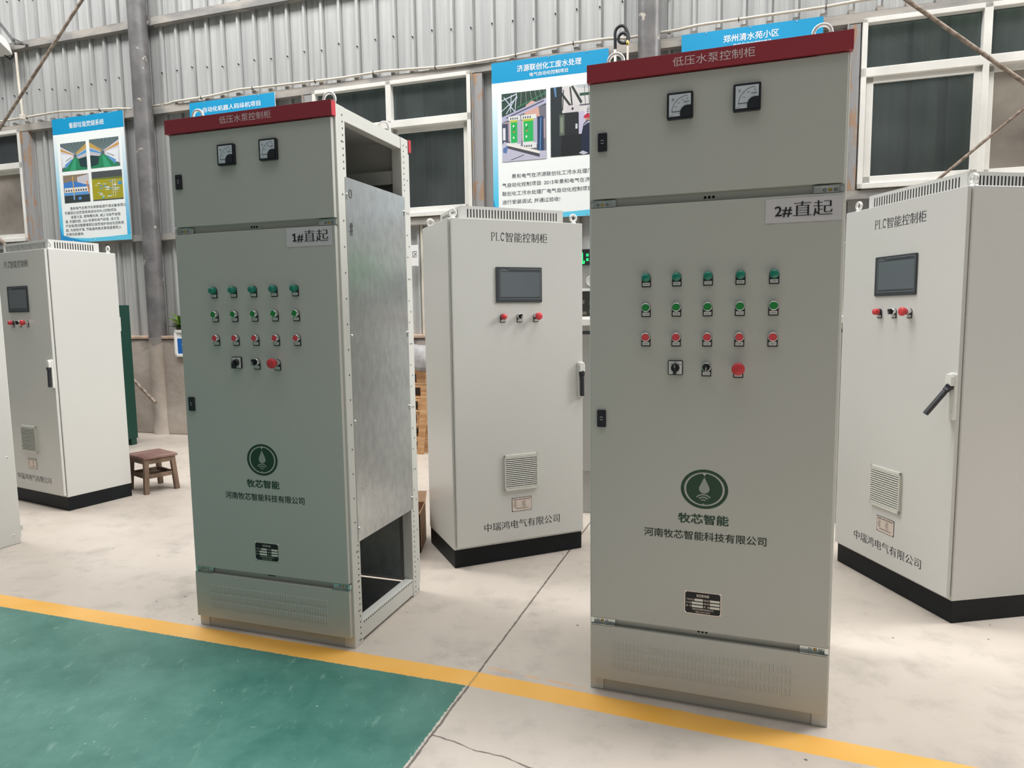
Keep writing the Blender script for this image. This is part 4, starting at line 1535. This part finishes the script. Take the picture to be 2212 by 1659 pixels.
    mb.lathe((0, 0, 0), [(0.0142, 0.006), (0.0138, 0.016), (0.012, 0.018)], seg=28)
    mb.box(-0.0048, 0.0048, -0.034, -0.014, -0.022, 0.010)
    mb.box(-0.0010, 0.0010, -0.0345, -0.0338, 0.002, 0.0095, 1)
    mb.build('knob', [BLACK, LABELW], rs, bevel=0.001)
    control(root, 0.3977, 1.1955, 'sel', text='手动/停/自动')
    control(root, 0.4978, 1.1925, 'estop', text='急停')
    # printing on the doors
    emblem(root)
    mb = MB()
    mb.text('牧芯智能', 0.313, 0.664, DF - 0.0005, 0.0365, u1=0.476, off=0.030)
    mb.build('brand_lettering', GREENP, root)
    mb = MB()
    mb.text('河南牧芯智能科技有限公司', 0.197, 0.6065, DF - 0.0005, 0.0325, u1=0.596, off=0.014)
    mb.build('company_lettering', [mat('print_dark_green', (0.010, 0.028, 0.018), 0.5)], root)
    cab_nameplate(root)
    # taped paper number label
    mb = MB()
    zz = 1.650 if number == '2' else 1.656
    x0, x1 = (0.569, 0.788) if number == '2' else (0.568, 0.780)
    k_ = 10
    vs, fs = [], []
    for i_ in range(k_ + 1):
        for j in range(3):
            u = x0 + (x1 - x0) * i_ / k_
            z = zz + 0.0745 * j / 2
            vs.append((u, DF - 0.0010 - 0.0006 * math.sin(i_ * 1.9 + j), z))
    for i_ in range(k_):
        for j in range(2):
            fs.append((i_ * 3 + j, i_ * 3 + 3 + j, i_ * 3 + 4 + j, i_ * 3 + 1 + j))
    mb.add(vs, fs, 0, True)
    lb = mb.build('number_label', PAPER, root, label='taped paper label reading %s#直起' % number)
    mb = MB()
    y = DF - 0.0022
    if number == '1':
        mb.flat([(0.6035, zz + 0.0205), (0.6100, zz + 0.0205), (0.6100, zz + 0.0520), (0.6045, zz + 0.0520), (0.5970, zz + 0.0478), (0.5970, zz + 0.0420), (0.6035, zz + 0.0452)], y)
        mb.flat([(0.5975, zz + 0.0205), (0.6160, zz + 0.0205), (0.6160, zz + 0.0250), (0.5975, zz + 0.0250)], y - 0.00005)
        mb.text('#', 0.6195, zz + 0.0205, y, 0.0430, u1=0.6470, off=0.016)
    else:
        mb.text('2#', 0.597, zz + 0.0205, y, 0.0430, u1=0.646, off=0.016)
    mb.text('直起', 0.651, zz + 0.0200, y, 0.0510, u1=0.7600, song=0.020)
    mb.build('lettering', INKB, lb)
    for u in (0.075, 0.725):
        for v in (0.07, D - 0.09):
            lifting_eye(root, u, v, 2.196)
    return root


pump_cabinet((-1.4224, 2.9619, 0), -0.3199, 'grey control cabinet with open right side, paper label 1#直起', '1', True)
pump_cabinet((0.2788, 2.3955, 0), -0.3402, 'nearest grey control cabinet with red header, paper label 2#直起', '2', False)

# ------------------------------------------------------------------ pale PLC cabinets with black plinths
def serif_plc(mb, u, z, y, w_, h):
    """the letters P L C with serifs, each w_ wide and h high"""
    a, t_ = w_ * 0.145, h * 0.028

    def bar(x0, x1, z0, z1):
        mb.rect(u + x0, u + x1, z + z0, z + z1, y)
    bar(w_ * 0.20, w_ * 0.20 + a, 0, h)
    bar(w_ * 0.06, w_ * 0.52, 0, t_)
    bar(w_ * 0.06, w_ * 0.55, h - t_, h)
    bar(w_ * 0.20, w_ * 0.55, h * 0.46, h * 0.46 + t_)
    mb.ring((u + w_ * 0.53, z + h * 0.73), 0.72, 1.0, y, 0, 18, -PI / 2, PI / 2, sx=w_ * 0.40, sz=h * 0.27)
    u += w_ * 1.02
    bar(w_ * 0.18, w_ * 0.18 + a, 0, h)
    bar(w_ * 0.05, w_ * 0.48, h - t_, h)
    bar(w_ * 0.05, w_ * 0.92, 0, t_)
    bar(w_ * 0.86, w_ * 0.92, 0, h * 0.17)
    u += w_ * 1.02
    mb.ring((u + w_ * 0.52, z + h * 0.5), 0.74, 1.0, y, 0, 30, 0.75, 2 * PI - 0.75, sx=w_ * 0.42, sz=h * 0.52)
    bar(w_ * 0.80, w_ * 0.86, h * 0.70, h * 0.98)


def plc_cabinet(loc, rotz, label, lever=0.0):
    root = thing('plc_cabinet', label, 'control cabinet', loc, rotz, 'pale PLC cabinets on black plinths')
    W, D, H, B = 0.79, 0.477, 1.882, 0.1014
    mb = MB()
    mb.box(0, W, 0, D, B, H)
    mb.build('body', PAINT2, root, bevel=0.004)
    mb = MB()
    mb.box(0.004, W - 0.002, 0.004, D - 0.002, 0, B)
    mb.build('plinth', PLINTHB, root, bevel=0.002)
    y = -0.022
    mb = MB()
    mb.box(0.014, W - 0.006, y, -0.004, B + 0.016, H - 0.002)
    mb.box(0.020, W - 0.012, -0.004, 0.0, B + 0.022, H - 0.008, 1)
    mb.build('door', [PAINT2, BLACKM], root, bevel=0.0025)
    # slotted roof cowl
    mb = MB()
    x0, x1, v0, v1, z0, z1 = 0.09, 0.70, 0.05, D - 0.07, H, H + 0.074
    mb.box(x0, x1, v0, v1, z0, z1)
    k_ = 31
    for i_ in range(k_):
        u = x0 + 0.042 + (x1 - x0 - 0.084) * i_ / (k_ - 1)
        mb.box(u - 0.003, u + 0.003, v0 - 0.0006, v0 + 0.002, z0 + 0.014, z1 - 0.016, 1)
    k_ = 16
    for i_ in range(k_):
        v = v0 + 0.045 + (v1 - v0 - 0.09) * i_ / (k_ - 1)
        for xx in (x0, x1):
            mb.box(xx - (0.0006 if xx == x0 else 0.002), xx + (0.002 if xx == x0 else 0.0006), v - 0.0035, v + 0.0035, z0 + 0.014, z1 - 0.016, 1)
    mb.build('roof_cowl', [PAINT2, HOLE], root, label='slotted roof ventilation cowl')
    for u in (0.04, W - 0.035):
        for v in (0.03, D - 0.035):
            lifting_eye(root, u, v, H, 0.018, 0.0065)
    # touch screen
    mb = MB()
    mb.prism(rrect(0.2575, 0.5285, 1.443, 1.632, 0.004), y - 0.008, y)
    hm = mb.build('touch_screen', SCRB, root, bevel=0.002, label='dark grey touch screen panel')
    mb = MB()
    ys = y - 0.0085
    mb.rect(0.283, 0.516, 1.472, 1.606, ys)
    mb.build('display', SCRG, hm)
    mb = MB()
    yl = y - 0.0090
    for a, b_ in (((0.278, 1.462), (0.520, 1.462)), ((0.520, 1.462), (0.520, 1.622)), ((0.520, 1.622), (0.336, 1.622)), ((0.336, 1.622), (0.324, 1.612)), ((0.324, 1.612), (0.278, 1.612)), ((0.278, 1.612), (0.278, 1.462))):
        d = Vector((b_[0] - a[0], b_[1] - a[1])).normalized()
        nx, nz_ = -d.y * 0.0006, d.x * 0.0006
        mb.flat([(a[0] + nx, a[1] + nz_), (a[0] - nx, a[1] - nz_), (b_[0] - nx, b_[1] - nz_), (b_[0] + nx, b_[1] + nz_)], yl)
    mb.text('WEINVIEW', 0.284, 1.616, yl, 0.0075, u1=0.318)
    mb.build('outline_print', SCRL, hm)
    # controls
    control(root, 0.295, 1.3675, 'pilot', y, '启动')
    control(root, 0.3933, 1.3675, 'sel', y, '手动自动')
    control(root, 0.4925, 1.3675, 'estop', y, '急停')
    # swing handle
    mb = MB()
    mb.prism([(0.748, 0.903), (0.786, 0.903), (0.786, 1.098), (0.780, 1.106), (0.754, 1.106), (0.748, 1.098)], y - 0.014, y)
    mb.prism([(0.750, 1.050), (0.784, 1.050), (0.784, 1.088), (0.778, 1.102), (0.756, 1.102), (0.750, 1.088)], y - 0.032, y - 0.012)
    mb.lathe((0.767, y - 0.014, 0.938), [(0.007, 0), (0.007, 0.004)], seg=14, m=1)
    hb = mb.build('swing_handle', [HANDLEW, CHROME], root, bevel=0.003)
    mb = MB()
    p0, p1 = Vector((0.767, y - 0.024, 1.042)), Vector((0.767, y - 0.026, 0.910))
    if lever:
        p1 = Vector((0.767 - 0.045, y - 0.095, 0.925))
        p0 = Vector((0.767, y - 0.026, 1.046))
    mb.obox(p0, p0 + (p1 - p0) * 0.15, 0.026, 0.016, upv=(0, 1, 0))
    mb.obox(p0 + (p1 - p0) * 0.15, p1, 0.019, 0.018, upv=(0, 1, 0))
    mb.lathe((p0.x, y - 0.010, p0.z), [(0.014, 0), (0.014, 0.022), (0.011, 0.026)], seg=20)
    mb.build('lever', BLACK, hb, bevel=0.003)
    # filter grille
    x0, x1, z0, z1 = 0.290, 0.4903, 0.407, 0.607
    mb = MB()
    mb.box(x0, x1, y - 0.004, y, z0, z1)
    for q in ((x0, x1, z0, z0 + 0.014), (x0, x1, z1 - 0.014, z1), (x0, x0 + 0.005, z0, z1), (x1 - 0.005, x1, z0, z1)):
        mb.box(q[0], q[1], y - 0.014, y - 0.003, q[2], q[3])
    mb.rect(x0 + 0.004, x1 - 0.004, z0 + 0.012, z1 - 0.012, y - 0.0046, 1)
    for i_ in range(16):
        z = z0 + 0.0195 + (z1 - z0 - 0.037) * i_ / 15
        mb.add([(x0 + 0.004, y - 0.0150, z - 0.0032), (x1 - 0.004, y - 0.0150, z - 0.0032), (x1 - 0.004, y - 0.0110, z + 0.0022), (x0 + 0.004, y - 0.0110, z + 0.0022),
                (x0 + 0.004, y - 0.0050, z - 0.0022), (x1 - 0.004, y - 0.0050, z - 0.0022), (x1 - 0.004, y - 0.0050, z + 0.0022), (x0 + 0.004, y - 0.0050, z + 0.0022)],
               [(0, 1, 2, 3), (7, 6, 5, 4), (0, 4, 5, 1), (3, 2, 6, 7), (0, 3, 7, 4), (1, 5, 6, 2)])
    mb.build('filter_grille', [GRILLE, HOLE], root, label='cream slatted filter grille')
    # aluminium nameplate
    x0, x1, z0, z1 = 0.3345, 0.4538, 0.2826, 0.360
    mb = MB()
    mb.box(x0, x1, y - 0.0014, y, z0, z1, 1)
    mb.rect(x0 + 0.002, x1 - 0.002, z0 + 0.002, z1 - 0.002, y - 0.0018, 0)
    yt = y - 0.0022
    mb.text('ZRHE', x0 + 0.009, z1 - 0.015, yt, 0.011, u1=x0 + 0.032, m=1, off=0.01)
    mb.text('智能电气成套控制设备', x0 + 0.038, z1 - 0.014, yt, 0.0085, u1=x0 + 0.110, m=1)
    for i_, (a, c) in enumerate((('产品名称', '出厂编号'), ('额定电压', '额定频率'), ('额定电流', '防护等级'), ('产品编号', '生产日期'))):
        z = z1 - 0.026 - 0.0095 * i_
        mb.text(a, x0 + 0.009, z, yt, 0.0062, u1=x0 + 0.028, m=1)
        mb.text(c, x0 + 0.062, z, yt, 0.0062, u1=x0 + 0.082, m=1)
    mb.text('中瑞鸿电气有限公司', x0 + 0.022, z0 + 0.012, yt, 0.0078, u1=x0 + 0.100, m=1)
    for a in (x0 + 0.004, x1 - 0.004):
        for c in (z0 + 0.004, z1 - 0.004):
            mb.lathe((a, y - 0.0014, c), [(0.0018, 0), (0.0018, 0.0012)], seg=8, m=1)
    mb.build('nameplate', [PLATEA, INKD], root, label='aluminium nameplate')
    # door lettering
    mb = MB()
    serif_plc(mb, 0.2320, 1.7700, y - 0.0006, 0.0270, 0.0430)
    mb.text('智能控制柜', 0.3180, 1.7690, y - 0.0006, 0.0560, u1=0.5655, song=0.016)
    mb.build('title_lettering', INKD, root)
    mb = MB()
    mb.text('中瑞鸿电气有限公司', 0.1690, 0.1910, y - 0.0006, 0.0520, u1=0.6310, song=0.016)
    mb.build('company_lettering', INKD, root)
    # rear filter box and side cable gland of the plinth
    mb = MB()
    mb.box(W - 0.16, W - 0.02, D, D + 0.016, 1.295, 1.40)
    for i_ in range(11):
        z = 1.303 + 0.0088 * i_
        mb.box(W - 0.0198, W - 0.0192, D + 0.003, D + 0.013, z, z + 0.003, 1)
    mb.build('rear_filter', [WHITEP, HOLE], root)
    return root


plc_cabinet((-3.9236, 5.1927, 0), -0.501, 'pale cabinet with touch screen at far left, beside the stool')
plc_cabinet((-0.3261, 3.5838, 0), 0.3985, 'pale cabinet with touch screen standing between the two red-topped cabinets')
plc_cabinet((1.7807, 3.6334, 0), -1.4044, 'pale cabinet at right edge with its black door lever swung out', lever=1.0)

# pale cabinet whose side panel enters at the left edge
dl = thing('side_panel_cabinet', 'pale cabinet cut by the left edge, only its screwed side panel showing', 'cabinet', (-4.045, 3.850, 0), -0.35)
mb = MB()
mb.box(0.0, 0.80, -0.0, 0.60, 0.035, 2.2)
mb.build('body', FRAMEP, dl, bevel=0.003)
mb = MB()
mb.box(0.80, 0.812, 0.02, 0.588, 0.0, 2.2)
sp = mb.build('side_panel', PAINT2, dl, bevel=0.005)
mb = MB()
for z in (0.06, 0.55, 1.05, 1.55, 2.05):
    mb.lathe((0.812, 0.545, z), [(0.008, 0), (0.006, 0.002), (0.002, 0.003)], axis='x', seg=12)
    mb.lathe((0.8145, 0.545, z), [(0.003, 0), (0.003, 0.001)], axis='x', seg=8, m=1)
mb.build('screw', [WHITEP, HOLE], sp)
mb = MB()
mb.box(0.79, 0.80, 0.600, 0.612, 0.075, 0.10)
mb.build('bracket', ZINC, dl)

# ------------------------------------------------------------------ stool
st = thing('wooden_stool', 'low worn wooden stool with reddish top beside the far left cabinet', 'stool', (-2.945, 5.445, 0), 0.90)
SX, SY, SH = 0.125, 0.150, 0.275
mb = MB()
vs, fs = [], []
mb.box(-SX - 0.01, SX + 0.01, -SY - 0.01, SY + 0.01, SH, SH + 0.022)
mb.build('seat', WOODT, st, bevel=0.006)
for sx_ in (-1, 1):
    for sy_ in (-1, 1):
        mb = MB()
        mb.obox((sx_ * (SX - 0.005), sy_ * (SY - 0.005), 0), (sx_ * (SX - 0.022), sy_ * (SY - 0.022), SH), 0.036, 0.034, upv=(0, 1, 0))
        mb.build('leg', WOODD, st, bevel=0.003)
for sg_ in (-1, 1):
    for z, h in ((0.135, 0.032), (SH - 0.022, 0.036)):
        mb = MB()
        mb.box(-SX + 0.02, SX - 0.02, sg_ * (SY - 0.018) - 0.010, sg_ * (SY - 0.018) + 0.010, z - h / 2, z + h / 2)
        mb.build('rail', WOODD, st, bevel=0.002)
        mb = MB()
        mb.box(sg_ * (SX - 0.018) - 0.010, sg_ * (SX - 0.018) + 0.010, -SY + 0.02, SY - 0.02, z - h / 2, z + h / 2)
        mb.build('rail', WOODD, st, bevel=0.002)
mb = MB()
mb.box(-SX + 0.03, SX - 0.03, -SY + 0.03, SY - 0.03, 0.118, 0.128)
mb.build('shelf', WOODD, st)

# ------------------------------------------------------------------ dark green cabinet behind the left one
gc = thing('green_locker', 'dark green steel cabinet showing behind the far left cabinet', 'cabinet', (-4.86, 7.26, 0), WA)
mb = MB()
mb.box(0, 0.575, 0.0, 0.42, 0.07, 1.54)
mb.build('body', DGREEN, gc, bevel=0.004)
mb = MB()
mb.box(0.02, 0.555, -0.016, 0.0, 0.10, 1.51)
dr = mb.build('door', DGREEN, gc, bevel=0.003)
mb = MB()
mb.box(0.05, 0.065, -0.04, -0.016, 0.75, 0.88)
mb.build('handle', CHROME, dr, bevel=0.003)
for u in (0.0, 0.475):
    for v in (0.02, 0.33):
        mb = MB()
        mb.box(u, u + 0.10, v, v + 0.07, 0, 0.07)
        mb.build('foot', DGREEN, gc, bevel=0.003)

# ------------------------------------------------------------------ pallets, plank, carton
def wp(s, d, z=0.0):
    return Matrix.Rotation(WA, 4, 'Z') @ Vector((s, -d, z)) + Vector(WLOC)


PHRASE = ('bottom pallet of the wooden stack by the low wall', 'second pallet from the floor in the wooden stack', 'third pallet from the floor in the wooden stack', 'fourth pallet from the floor in the wooden stack',
          'fifth pallet from the floor in the wooden stack', 'second pallet from the top, above five others', 'topmost pallet of the stack, under the grey sheet')
for k_ in range(7):
    pr_ = thing('wooden_pallet', PHRASE[k_], 'pallet', wp(-1.70 + 0.025 * math.sin(k_ * 2.1), 0.29, 0.138 * k_), WA + 0.02 * math.sin(k_ * 1.7), 'stacked wooden pallets')
    Wp, Dp = 0.90, 0.25
    for i_ in range(3):
        inst('pdeck', 'deck_board', WOODP, lambda mb: mb.box(0, Wp, 0, 0.072, 0.112, 0.134), pr_, (0, i_ * 0.082, 0), bevel=0.002)
    for i_ in range(2):
        inst('pbase', 'base_board', WOODP, lambda mb: mb.box(0, Wp, 0, 0.072, 0.0, 0.02), pr_, (0, i_ * 0.164, 0), bevel=0.002)
    for a in (0, 0.40, 0.80):
        for i_ in range(2):
            inst('pblock', 'block', WOODP, lambda mb: mb.box(0, 0.10, 0, 0.075, 0.02, 0.112), pr_, (a, i_ * 0.160, 0), bevel=0.002)
cs = MB()
vs, fs = [], []
nu, nv = 22, 8
for i_ in range(nu + 1):
    for j in range(nv + 1):
        u = -1.74 + 1.0 * i_ / nu
        t_ = j / nv
        if t_ < 0.4:
            d, z = 0.32, 0.985 - 0.14 * (0.4 - t_) / 0.4 + 0.015 * math.sin(u * 17)
        else:
            d, z = 0.32 - 0.26 * (t_ - 0.4) / 0.6, 0.99 + 0.11 * math.sin(PI * min(1, (t_ - 0.4) * 1.6)) + 0.012 * math.sin(u * 13 + t_ * 5)
        vs.append((u, -d - 0.008 * math.sin(u * 21), z))
for i_ in range(nu):
    for j in range(nv):
        a = i_ * (nv + 1) + j
        fs.append((a, a + nv + 1, a + nv + 2, a + 1))
cs.add(vs, fs, 0, True)
o = wbuild(cs, 'dust_sheet', CLOTH)
md = o.modifiers.new('thick', 'SOLIDIFY')
md.thickness = 0.006
tag(o, 'grey sheet thrown over the top of the wooden pallet stack', 'sheet')
mb = MB()
mb.obox((-0.86, -0.36, 0.0), (-0.80, -0.345, 0.62), 0.07, 0.022, upv=(0, 1, 0))
tag(wbuild(mb, 'wood_plank', WOODP, bevel=0.002), 'short plank leaning against the front of the pallet stack', 'plank')

bx = thing('cardboard_box', 'brown open cardboard box on the floor behind the open-sided cabinet', 'box', (-0.925, 3.84, 0), 0.0)
mb = MB()
bw, bd, bh = 0.38, 0.26, 0.235
for q in ((0, bw, 0, 0.005, 0, bh), (0, bw, bd - 0.005, bd, 0, bh), (0, 0.005, 0, bd, 0, bh), (bw - 0.005, bw, 0, bd, 0, bh), (0, bw, 0, bd, 0, 0.005)):
    mb.box(*q)
mb.build('body', CARD, bx)
for p, q in (((0, -0.002, bh), (0, -0.07, bh + 0.05)), ((0, bd + 0.002, bh), (0, bd + 0.07, bh + 0.05))):
    mb = MB()
    mb.add([(0.0, p[1], p[2]), (bw, p[1], p[2]), (bw, q[1], q[2]), (0, q[1], q[2]), (0.0, p[1], p[2] - 0.004), (bw, p[1], p[2] - 0.004), (bw, q[1], q[2] - 0.004), (0, q[1], q[2] - 0.004)], [(0, 1, 2, 3), (7, 6, 5, 4), (0, 4, 5, 1), (1, 5, 6, 2), (2, 6, 7, 3), (3, 7, 4, 0)])
    mb.build('flap', CARD, bx)

# ------------------------------------------------------------------ test bench behind the nearest cabinet
tb = thing('test_bench', 'grey test bench with green LED readout, seen between the cabinets', 'bench', (0.32, 4.62, 0), -0.19)
BW = 1.95
mb = MB()
mb.box(0, BW, 0.0, 0.45, 0.30, 1.80)
mb.box(0.0, BW, 0.02, 0.45, 0.0, 0.30)
mb.build('body', MACH, tb, bevel=0.004)
mb = MB()
mb.box(0, BW, -0.004, 0.0, 1.24, 1.262)
mb.build('vent_slot', SCRB, tb)
mb = MB()
mb.box(0, BW, -0.10, 0.0, 1.300, 1.345)
mb.build('ledge', WHITEP, tb, bevel=0.004)
mb = MB()
mb.box(0.02, BW - 0.2, -0.012, 0.0, 1.70, 1.805)
ld = mb.build('led_readout', BLACK, tb, label='black readout with glowing green characters')
mb = MB()
for u in [0.10 + 0.115 * i_ for i_ in range(12)]:
    mb.text('机', u - 0.001, 1.715, -0.0126, 0.085, off=0.02)
    mb.rect(u + 0.091, u + 0.106, 1.727, 1.745, -0.0126)
    mb.rect(u + 0.091, u + 0.106, 1.757, 1.775, -0.0126)
mb.build('led_characters', LEDG, ld)
mb = MB()
mb.lathe((0.225, 0.0, 1.595), [(0.036, 0), (0.036, 0.008), (0.031, 0.010), (0.030, 0.006)], seg=28)
mb.build('round_gauge', WHITEP, tb)
mb = MB()
mb.box(0.03, BW - 0.3, -0.010, 0.0, 1.335, 1.545)
mb.build('window_frame', WHITEP, tb, bevel=0.002)
mb = MB()
mb.rect(0.05, BW - 0.32, 1.36, 1.528, -0.0104)
for i_ in range(60):
    u = 0.06 + (i_ % 30) * 0.05
    z = 1.37 + (i_ // 30) * 0.045 + random.uniform(0, 0.03)
    mb.rect(u, u + random.uniform(0.015, 0.035), z, z + random.uniform(0.012, 0.03), -0.0108, 1)
mb.build('viewing_window', [mat('bench_window_dark', (0.02, 0.019, 0.016), 0.25), mat('bench_window_parts', (0.13, 0.11, 0.08), 0.6)], tb)

print('objects', len(bpy.data.objects))
